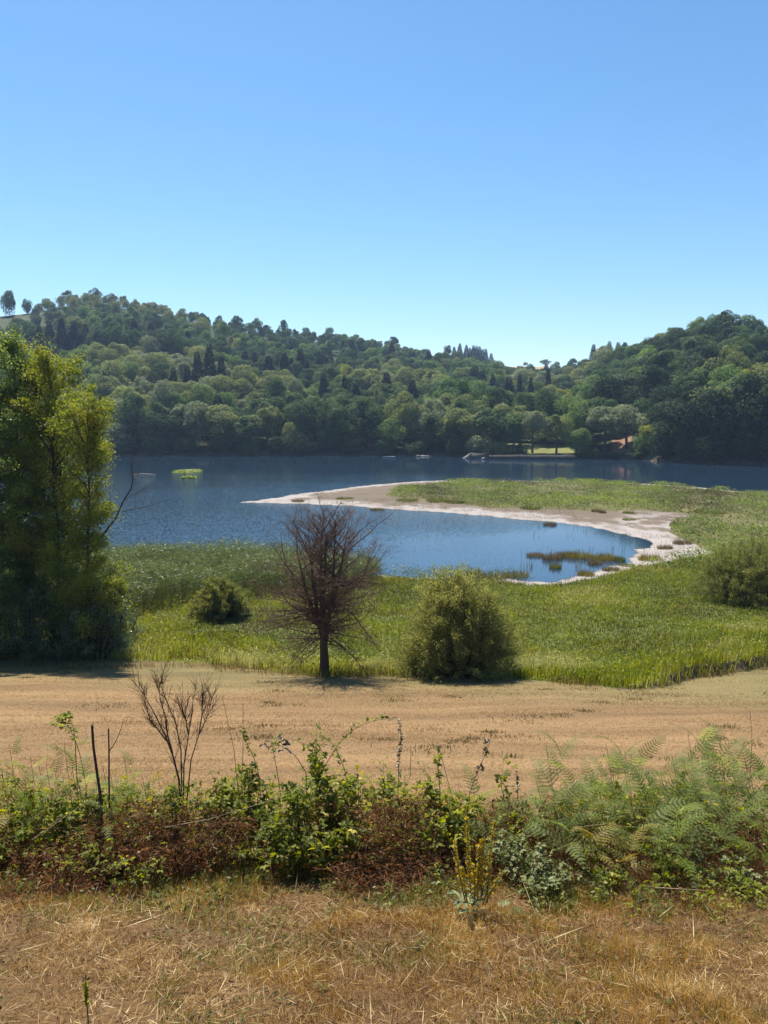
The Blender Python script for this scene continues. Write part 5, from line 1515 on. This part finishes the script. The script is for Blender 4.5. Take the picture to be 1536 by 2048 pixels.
def trifoliate(mb, c, r, every=.06, size=.06, start=.1, jitter=1.0, stems=None):
    seg = np.linalg.norm(np.diff(c, axis=0), axis=1).sum()
    n = max(2, int(seg * (1 - start) / every)); f = np.linspace(start, .995, n) * (len(c) - 1); i = np.minimum(f.astype(int), len(c) - 2)
    B = c[i] + (c[i + 1] - c[i]) * (f - i)[:, None]; T = unit(c[i + 1] - c[i])
    side = unit(np.cross(T, [0, 0, 1.0]) + 1e-6) * np.where(np.arange(n) % 2, 1, -1)[:, None]
    pd = unit(side * 1.0 + T * .5 + np.array([0, 0, .35]) + r.normal(0, .35, (n, 3)))
    pl = size * r.uniform(.5, 1.0, n)
    E = B + pd * pl[:, None]
    up = unit(np.array([0, 0, 1.0]) + r.normal(0, .5 * jitter, (n, 3)))
    s = size * r.uniform(.6, 1.25, n); v = np.clip(r.normal(.45, .25, n), 0, 1)
    S = unit(np.cross(up, pd))
    for dv, k in ((pd, 1.0), (unit(pd * .35 + S), .82), (unit(pd * .35 - S), .82)):
        leaf_shapes(mb, E, unit(dv + np.array([0, 0, -.18])), up, s * k, s * k * .68, v)
    if stems is not None:
        for b, e in zip(B, E): tube(stems, np.array([b, e]), [.0016, .0012], 3)


def bramble(px, pyt, wpx, depth, label, tint='g', n_cane=9, size=.055, seed=0, h=None, name='bramble', every=.036, spread=.5):
    r = np.random.default_rng(int(px * 3 + pyt) + seed)
    P = at_depth(px, pyt, depth); x, y = P[0], P[1]; zg = gz(x, y)
    H = max(.12, P[2] - zg) if h is None else h; W = wpx / F * depth * 1.02
    o = empty(name, (x, y, zg), label, 'bramble' if name == 'bramble' else 'leafy shoot', 'brambles along the bank')
    cm, lf = MB(), MB()
    for q in range(int(n_cane * 1.35)):
        a = r.uniform(0, 6.283); k = math.sqrt(r.random())
        tipx = math.cos(a) * W * .5 * k; tipy = math.sin(a) * spread * k
        top = H * r.uniform(.55, 1.05) * (1 - .45 * k ** 2)
        b0 = np.array([tipx * .3 + r.normal(0, .05), tipy * .4 + r.normal(0, .05), -.03]); tp = np.array([tipx, tipy, top * r.uniform(.5, 1)])
        md = np.array([tipx * .55, tipy * .6, top * 1.35])
        t = np.linspace(0, 1, 12)[:, None]; c = (1 - t) ** 2 * b0 + 2 * t * (1 - t) * md + t * t * tp
        c = c + np.cumsum(r.normal(0, .006, c.shape), 0)
        tube(cm, c, np.linspace(.0045, .002, 12), 4); trifoliate(lf, c, r, every, size, .12, 1.0)
        for s in range(2):
            f = r.integers(4, 10); c2 = curve(c[f], unit(c[f + 1] - c[f]) + perp(c[f + 1] - c[f], r) * .9, r.uniform(.12, .3), 6, r, .15)
            tube(cm, c2, np.linspace(.0025, .0015, 7), 3); trifoliate(lf, c2, r, every, size * .9, .1)
    obj('canes', cm.mesh('bramble_canes', True), CANE, o); obj('foliage', lf.mesh('bramble_foliage'), BRM[tint], o)


BR = [  # px, top, width, depth, tint, canes, leaf, label
    (640, 1500, 150, 7.3, 'g', 10, .055, 'tall bramble clump in the middle, under the arching shoot'), (700, 1545, 150, 7.1, 'g', 10, .055, 'bramble clump right of the tall middle clump'), (590, 1560, 150, 7.0, 'g', 9, .058, 'dense bramble left of the tall middle clump'),
    (655, 1600, 190, 6.9, 'g', 9, .062, 'bramble with large pale leaves at the middle front'), (560, 1630, 150, 6.8, 'g', 7, .055, 'low bramble spreading at the middle front, left side'), (720, 1665, 120, 6.55, 'g', 8, .055, 'low bramble at the middle front, right side'),
    (480, 1500, 120, 7.5, 'g', 9, .05, 'bramble clump right of the bare shrub'), (430, 1540, 150, 7.3, 'g', 11, .055, 'bramble clump at the foot of the bare shrub, right side'), (500, 1570, 150, 7.1, 'g', 11, .055, 'bramble between the bare shrub and the middle clump'),
    (330, 1575, 150, 7.2, 'g', 11, .055, 'dark bramble just left of the bare shrub foot'), (385, 1595, 130, 7.1, 'g', 9, .055, 'bramble below the bare shrub'), (275, 1600, 110, 7.1, 'g', 8, .05, 'bramble right of the cut stems'),
    (200, 1570, 110, 7.1, 'g', 8, .05, 'bramble wrapped round the sawn dark stem'), (130, 1585, 130, 7.1, 'b', 9, .05, 'light green bramble at the left above the litter'), (40, 1560, 110, 7.3, 'b', 8, .048, 'light green bramble near the left edge'), (20, 1640, 90, 6.8, 'g', 6, .05, 'small dark bramble at the left edge'),
    (775, 1560, 110, 7.3, 'g', 8, .05, 'bramble at the foot of the vertical leafy shoot'), (830, 1575, 110, 7.3, 'b', 8, .05, 'bright bramble right of the vertical leafy shoot'), (882, 1530, 80, 7.2, 'b', 7, .055, 'leafy bright bramble peak left of the leaning shoot'), (910, 1590, 120, 7.0, 'g', 9, .052, 'bramble under the bright leafy peak'),
    (1010, 1570, 90, 7.3, 'g', 6, .05, 'small bramble at the left side of the sandy gap'), (1050, 1690, 130, 6.4, 's', 12, .045, 'silvery green bramble clump right of the yellow flowers'), (1090, 1720, 100, 6.25, 's', 9, .042, 'silvery low bramble next to the clump by the yellow flowers'),
    (180, 1695, 170, 6.3, 'b', 11, .042, 'low yellow green bramble spreading at the left front'), (260, 1712, 130, 6.2, 'b', 8, .04, 'low yellow green bramble right of the spreading one'), (770, 1705, 140, 6.3, 'b', 8, .042, 'low light green bramble left of the yellow flowers'), (850, 1690, 100, 6.4, 'g', 7, .045, 'low bramble in the brown litter left of the yellow flowers'),
    (460, 1640, 100, 6.7, 'g', 7, .05, 'low bramble in front of the bare shrub'), (1200, 1700, 120, 6.4, 'g', 7, .045, 'low bramble under the fern row'), (1330, 1710, 120, 6.4, 'g', 8, .045, 'low bramble under the fern thicket'), (1440, 1700, 120, 6.4, 's', 8, .045, 'grey low bramble under the fern thicket near the right edge'),
    (1500, 1760, 120, 6.0, 'b', 9, .04, 'bright low bramble in the lower right corner of the undergrowth'), (1400, 1760, 90, 6.0, 'b', 5, .038, 'small bright bramble left of the lower right corner'), (1270, 1752, 80, 6.05, 'g', 5, .038, 'tiny bramble in the brown litter on the right')]
for px, pt, w, dp, tint, nc, sz, lab in BR: bramble(px, pt - (14 if dp < 6.75 and px < 900 else 0), w, dp + (.32 if dp < 6.75 and px < 900 else 0), lab, tint, nc, sz)


def shoot(pts, depth, label, tint, size=.06, every=.07, start=.1, rad=.0042, seed=1, name='bramble_shoot', jit=1.0):
    r = np.random.default_rng(seed)
    W = np.array([at_depth(px, py, depth) for px, py in pts])
    t = np.linspace(0, 1, len(pts)); tt = np.linspace(0, 1, 22)
    # smooth curve through the points
    c = np.stack([np.interp(tt, t, W[:, k]) for k in range(3)], 1)
    for _ in range(4): c[1:-1] = (c[:-2] + 2 * c[1:-1] + c[2:]) / 4
    base = np.array([c[0][0], c[0][1], gz(c[0][0], c[0][1])])
    o = empty(name, base, label, 'bramble shoot', 'single shoots above the brambles')
    c = c - base; c = np.concatenate([[np.array([0, 0, -.03])], c]) if c[0][2] > .05 else c
    cm, lf = MB(), MB()
    tube(cm, c, np.linspace(rad, .0015, len(c)), 5); trifoliate(lf, c, r, every, size, start, jit, cm)
    obj('cane', cm.mesh('shoot_cane', True), CANE, o); obj('foliage', lf.mesh('shoot_foliage'), BRM[tint], o)


shoot([(640, 1550), (668, 1500), (700, 1462), (740, 1442), (785, 1436)], 7.2, 'long arching bramble shoot rising to the right over the field', 'g', .045, .065, .2, seed=3)
shoot([(612, 1545), (590, 1510), (560, 1490), (530, 1490)], 7.1, 'reddish dark bramble shoot bending left with large leaves', 'd', .062, .08, .45, seed=4)
shoot([(796, 1570), (798, 1520), (803, 1480), (800, 1446)], 7.3, 'thin vertical shoot with small dark leaves', 'd', .032, .035, .15, seed=5)
shoot([(930, 1620), (948, 1560), (968, 1515), (982, 1480)], 7.2, 'leaning shoot with few dark leaves left of the sandy gap', 'd', .045, .075, .35, seed=6)
shoot([(560, 1580), (552, 1530), (546, 1500), (556, 1470)], 7.3, 'upright bramble shoot with pale green tip left of the middle', 'b', .05, .07, .5, seed=7)
shoot([(880, 1580), (876, 1540), (878, 1505)], 7.1, 'upright dark leafed shoot in the bright bramble peak', 'g', .05, .04, .2, seed=8)
shoot([(1035, 1600), (1036, 1570), (1034, 1545)], 7.3, 'tiny dark leaved sprig at the sandy gap', 'd', .03, .05, .3, seed=9)
shoot([(520, 1560), (508, 1515), (490, 1480), (486, 1462)], 7.5, 'leafy shoot just right of the bare shrub', 'g', .04, .04, .3, seed=10)
shoot([(700, 1600), (690, 1540), (668, 1490), (640, 1470)], 7.4, 'bramble shoot curving left behind the arching one', 'g', .042, .05, .3, seed=12)
shoot([(172, 1570), (158, 1500), (140, 1455), (112, 1448)], 7.4, 'bright green sprig with rounded leaves left of the sawn stem', 'b', .05, .035, .45, seed=11, jit=.5)
shoot([(150, 1480), (146, 1450), (136, 1434), (120, 1436)], 7.5, 'topmost bright green sprig above the left ferns', 'b', .045, .03, .5, seed=13, jit=.5)



def undergrowth():
    """the low leafy tangle that fills the bank between the single plants"""
    n = 17500; mb = MB(); r = rng
    y = np.clip(rng.normal(7.45, .42, n), 6.3, 8.5); px = rng.uniform(-230, 1770, n); x = (px - 768) / F * y * 1.02
    tops = np.interp(px, [-60, 0, 90, 180, 260, 340, 420, 520, 600, 680, 760, 860, 940, 1010, 1050, 1100, 1200, 1300, 1420, 1600], [1540, 1545, 1560, 1555, 1570, 1560, 1545, 1550, 1540, 1545, 1560, 1555, 1570, 1610, 1625, 1600, 1575, 1575, 1560, 1560])
    z = ground(x, y)[0]; top = at_depth(px, tops, 1.0)  # direction only
    zt = EYE[2] + (top[:, 2] - EYE[2]) * y
    H = np.clip(zt - z, .10, 1.0) * (.50 + .75 * fbm(px / 26, y * 3, 121, 2))
    front = .10 + .90 * sstep(6.9, 7.5, y + .35 * (fbm(px / 60, 0 * px, 122, 2) - .5))
    k = rng.random(n) < front * (.35 + .65 * sstep(.36, .5, fbm(px / 40, y * 2.2, 123, 2)))
    x, y, z, H, px = x[k], y[k], z[k], H[k], px[k]; n = len(x)
    P = np.stack([x, y, z + H * rng.random(n) ** .75], 1)
    tone = np.clip(.25 + .9 * (fbm(px / 22, y * 4, 124, 2) - .3) + rng.normal(0, .14, n), 0, 1)
    pd = rand_unit(n); pd[:, 2] = np.abs(pd[:, 2]) * .4; pd = unit(pd); up = unit(np.array([0, 0, 1.0]) + rng.normal(0, .5, (n, 3))); S = unit(np.cross(up, pd))
    s = rng.uniform(.022, .058, n)
    for dv, q in ((pd, 1.0), (unit(pd * .35 + S), .82), (unit(pd * .35 - S), .82)):
        leaf_shapes(mb, P, unit(dv + np.array([0, 0, -.15])), up, s * q, s * q * .66, tone)
    st = MB(); 
    for i in rng.choice(n, 900):
        c = np.array([[x[i], y[i], z[i] - .02], P[i] * .5 + np.array([x[i], y[i], z[i]]) * .5 + rng.normal(0, .03, 3), P[i]]); tube(mb, c, [.003, .0024, .0015], 3, 0, 1)
    tag(obj('undergrowth', mb.mesh('undergrowth'), [foliage('undergrowth_leaf', [(0, (0.052, 0.065, 0.013)), (.35, (0.172, 0.200, 0.028)), (.7, (0.322, 0.313, 0.048)), (.9, (0.437, 0.356, 0.067)), (1, (0.460, 0.281, 0.071))], .54, .5, .2, 0), CANE]), 'tangled low green and yellow undergrowth on the bank', None, None, 'stuff')


undergrowth()

# ------------------------------------------------------------------ bare shrub, cut stems, stalks
WOOD = bark('shrub_wood', (.06, .034, .022), (.16, .095, .062), 30); WOODD = bark('cut_stem_wood', (.045, .032, .025), (.10, .075, .06), 25)
STALK = simple('dry_stalk', (.42, .30, .17), .6)


def bare_shrub():
    r = np.random.default_rng(44); D = 7.4
    P = at_depth(362, 1545, D); base = np.array([P[0], P[1], gz(P[0], P[1])])
    o = empty('bare_shrub', base, 'leafless brown shrub with fine upswept twigs in front of the tan field', 'shrub')
    bm, tw = MB(), MB()
    g = lambda px, py, dy=0: at_depth(px, py, D + dy) - base
    mains = [[(362, 1650), (358, 1560), (346, 1512), (330, 1470), (308, 1425), (288, 1390), (262, 1356)], [(366, 1645), (368, 1530), (377, 1470), (384, 1430), (386, 1400), (392, 1375)],
             [(370, 1640), (382, 1520), (398, 1468), (416, 1430), (424, 1395)], [(345, 1505), (334, 1465), (332, 1435), (320, 1400), (318, 1368)], [(364, 1640), (362, 1500), (350, 1440), (340, 1420), (325, 1380), (322, 1350)],
             [(340, 1490), (318, 1462), (300, 1440), (290, 1405), (289, 1372)], [(377, 1470), (372, 1440), (360, 1405)], [(398, 1468), (404, 1430), (404, 1385)]]
    for i, m in enumerate(mains):
        dy = r.normal(0, .12) if i else 0
        c = np.array([g(px, py, dy * min(1, k / 2)) for k, (px, py) in enumerate(m)]); tube(bm, c, np.linspace(.012 if i == 0 else .0075, .002, len(c)), 6)
        for s in range(22):
            f = r.uniform(.8, len(c) - 1.01); k = int(f); b = c[k] + (c[k + 1] - c[k]) * (f - k)
            dv = unit(c[k + 1] - c[k]) * .8 + perp(c[k + 1] - c[k], r) * .55 + np.array([0, 0, .35])
            c2 = curve(b, dv, r.uniform(.07, .21), 5, r, .12, 0, .05); tube(tw, c2, np.linspace(.0025, .0012, 6), 3)
            for w in range(3):
                c3 = curve(c2[r.integers(1, 5)], dv + r.normal(0, .4, 3), r.uniform(.05, .16), 3, r, .12, 0, .05); tube(tw, c3, [.0018, .0015, .0013, .001], 3)
    obj('branches', bm.mesh('shrub_branches', True), WOOD, o); obj('twigs', tw.mesh('shrub_twigs'), WOOD, o)


bare_shrub()


def stem(pts, depth, r0, r1, label, m, name='cut_stem', cat='stem', group=None, side=None):
    c = np.array([at_depth(px, py, depth) for px, py in pts]); base = np.array([c[0][0], c[0][1], gz(c[0][0], c[0][1])])
    mb = MB(); c = c - base
    tube(mb, c, np.linspace(r0, r1, len(c)), 8)
    V = mb.V[-1][-8:]; mb.add(np.concatenate([V, V.mean(0)[None]]), None, [(q, (q + 1) % 8, 8) for q in range(8)])
    if side is not None:
        for s, a, b in side: tube(mb, np.array([at_depth(px, py, depth) for px, py in s]) - base, np.linspace(a, b, len(s)), 5)
    o = obj(name, mb.mesh(name, True), m); o.location = base; tag(o, label, cat, group)


stem([(206, 1690), (202, 1600), (194, 1545), (187, 1495), (184, 1450)], 7.0, .015, .012, 'sawn dark upright stem, the thicker of two among the left ferns', WOODD, group='cut stems among the left ferns')
stem([(219, 1640), (218, 1560), (218, 1500), (217, 1457)], 7.1, .009, .007, 'thinner sawn stem with a side twig right of the thick one', WOODD, group='cut stems among the left ferns', side=[([(219, 1502), (232, 1482), (242, 1458), (247, 1438)], .005, .002)])
for pts, dp, lab in [([(64, 1680), (110, 1648), (168, 1606)], 6.6, 'long pale dry stalk leaning up to the right at the left litter'), ([(98, 1652), (125, 1632)], 6.65, 'short pale stalk just above the long leaning one'), ([(330, 1655), (420, 1638), (545, 1600)], 6.75, 'thin long stalk lying across the litter below the bare shrub'),
                     ([(925, 1650), (900, 1580), (880, 1500)], 7.4, 'thin dry stalk standing behind the bright bramble peak'), ([(478, 1600), (468, 1500), (444, 1390)], 7.5, 'tall thin dry stem right of the bare shrub, leaning left'), ([(482, 1600), (486, 1500), (486, 1405)], 7.5, 'tall thin upright dry stem right of the bare shrub'),
                     ([(1150, 1655), (1210, 1648)], 6.6, 'short pale stalk lying under the fern row'), ([(1310, 1775), (1420, 1782)], 5.95, 'pale stick lying in the litter at the right'), ([(1500, 1560), (1504, 1480), (1500, 1420)], 7.8, 'thin dry stem above the ferns near the right edge'),
                     ([(820, 1555), (822, 1500)], 7.4, 'short thin stem right of the vertical leafy shoot'), ([(176, 2075), (170, 1990), (171, 1950)], 4.2, 'dark dry dock stem at the bottom left')]:
    stem(pts, dp, .0042, .0022, lab, STALK if 'dark' not in lab else WOODD, 'dry_stalk', 'stalk', 'dry stalks')

# ------------------------------------------------------------------ yellow mullein
MUL_F = foliage('mullein_flower', [(0, (0.330, 0.196, 0.014)), (.5, (0.605, 0.414, 0.024)), (1, (0.825, 0.644, 0.072))], .3, .55, .2, 0)
MUL_L = foliage('mullein_leaf', [(0, (.09, .115, .045)), (.5, (.15, .19, .07)), (1, (.30, .34, .16))], .3, .6, .3, 0)


def mullein():
    r = np.random.default_rng(77); P = on_ground(950, 1838, 4); D = P[1]
    o = empty('mullein', P, 'yellow flowering mullein with several spikes above a grey green rosette', 'wildflower')
    for (bx, by), (px, py), den in [((942, 1800), (934, 1632), 1.0), ((955, 1800), (958, 1690), 1.6), ((962, 1800), (966, 1676), 1.4), ((930, 1800), (908, 1680), .7), ((975, 1805), (988, 1648), .6), ((935, 1805), (924, 1735), 1.2),
                                    ((970, 1810), (1004, 1742), 1.0), ((965, 1810), (978, 1745), .9), ((948, 1805), (946, 1730), 1.2)]:
        dy = r.uniform(-.08, .08)
        c = np.array([at_depth(bx, by, D + dy), at_depth(bx * .5 + px * .5 + r.normal(0, 3), by * .55 + py * .45, D + dy), at_depth(px, py, D + dy)]) - P
        t = np.linspace(0, 1, 9)[:, None]; c = (1 - t) ** 2 * c[0] + 2 * t * (1 - t) * c[1] + t * t * c[2]
        mb = MB(); tube(mb, c, np.linspace(.005, .0022, 9), 5, .4)
        Ln = np.linalg.norm(c[-1] - c[0]); n = int(300 * den * Ln / .5)
        f = r.uniform(1.6, 7.99, n); i = f.astype(int); d = rand_unit(n, r); d[:, 2] = np.abs(d[:, 2]) * .5
        B = c[i] + (c[i + 1] - c[i]) * (f - i)[:, None] + d * r.uniform(.004, .020, (n, 1))
        fl = r.random(n) < .45
        cards(mb, B[~fl], rand_unit((~fl).sum(), r), .013, .009, r.random((~fl).sum()), 0, r=r)
        q = fl.sum(); cards(mb, B[fl], unit(d[fl] + rand_unit(q, r) * .5), r.uniform(.013, .024, q), r.uniform(.013, .022, q), r.random(q), 1, r=r, fold=.25)
        obj('flower_spike', mb.mesh('flower_spike'), [MUL_L, MUL_F], o)
    for q in range(46):
        a = r.uniform(0, 6.283); hz_ = r.uniform(.0, .22); el = r.uniform(-.1, .9)
        dv = np.array([math.cos(a) * math.cos(el), math.sin(a) * math.cos(el), math.sin(el)])
        mb = MB(); L = r.uniform(.045, .10) * (1.1 - hz_)
        b = np.array([r.normal(0, .05) - .03, r.normal(0, .05), .02 + hz_])
        leaf_shapes(mb, b[None], dv[None], unit(np.array([[0, 0, 1.0]]) + r.normal(0, .2, (1, 3))), L, L * .36, np.clip(r.normal(.5, .3), 0, 1))
        obj('leaf', mb.mesh('mullein_leaf'), MUL_L, o)


mullein()
# big withered leaf beside it
P = on_ground(1010, 1822, 4); mb = MB(); leaf_shapes(mb, np.array([[-.06, 0, .04]]), np.array([[1, .15, .25]]), np.array([[0, -.5, 1.0]]), .11, .06, .95); leaf_shapes(mb, np.array([[0.02, -.04, .02]]), np.array([[1, -.1, .02]]), np.array([[0, -.3, 1.0]]), .13, .08, .6)
o = obj('withered_leaf', mb.mesh('withered_leaf'), MUL_L); o.location = P; tag(o, 'large pale withered leaf on the dry grass beside the yellow mullein', 'leaf')

# dark dock plant at the lower left
P = on_ground(176, 2040, 3); mb = MB(); n = 120; r = np.random.default_rng(3)
o = empty('dock_plant', P, 'small dark green dock spike in the dry grass at the lower left', 'weed')
c = curve((0, 0, -.02), (-.03, 0, 1), .27, 6, r, .04); mb2 = MB(); tube(mb2, c, np.linspace(.004, .002, 7), 5); obj('stem', mb2.mesh('dock_stem', True), WOODD, o)
f = r.uniform(2.6, 5.99, n); i = f.astype(int); B = c[i] + (c[i + 1] - c[i]) * (f - i)[:, None]; d = rand_unit(n, r) + np.array([0, 0, .6])
cards(mb, B, rand_unit(n, r), r.uniform(.012, .03, n), .012, r.random(n), r=r, updir=unit(d)); obj('leaves', mb.mesh('dock_leaves'), BRM['g'], o)
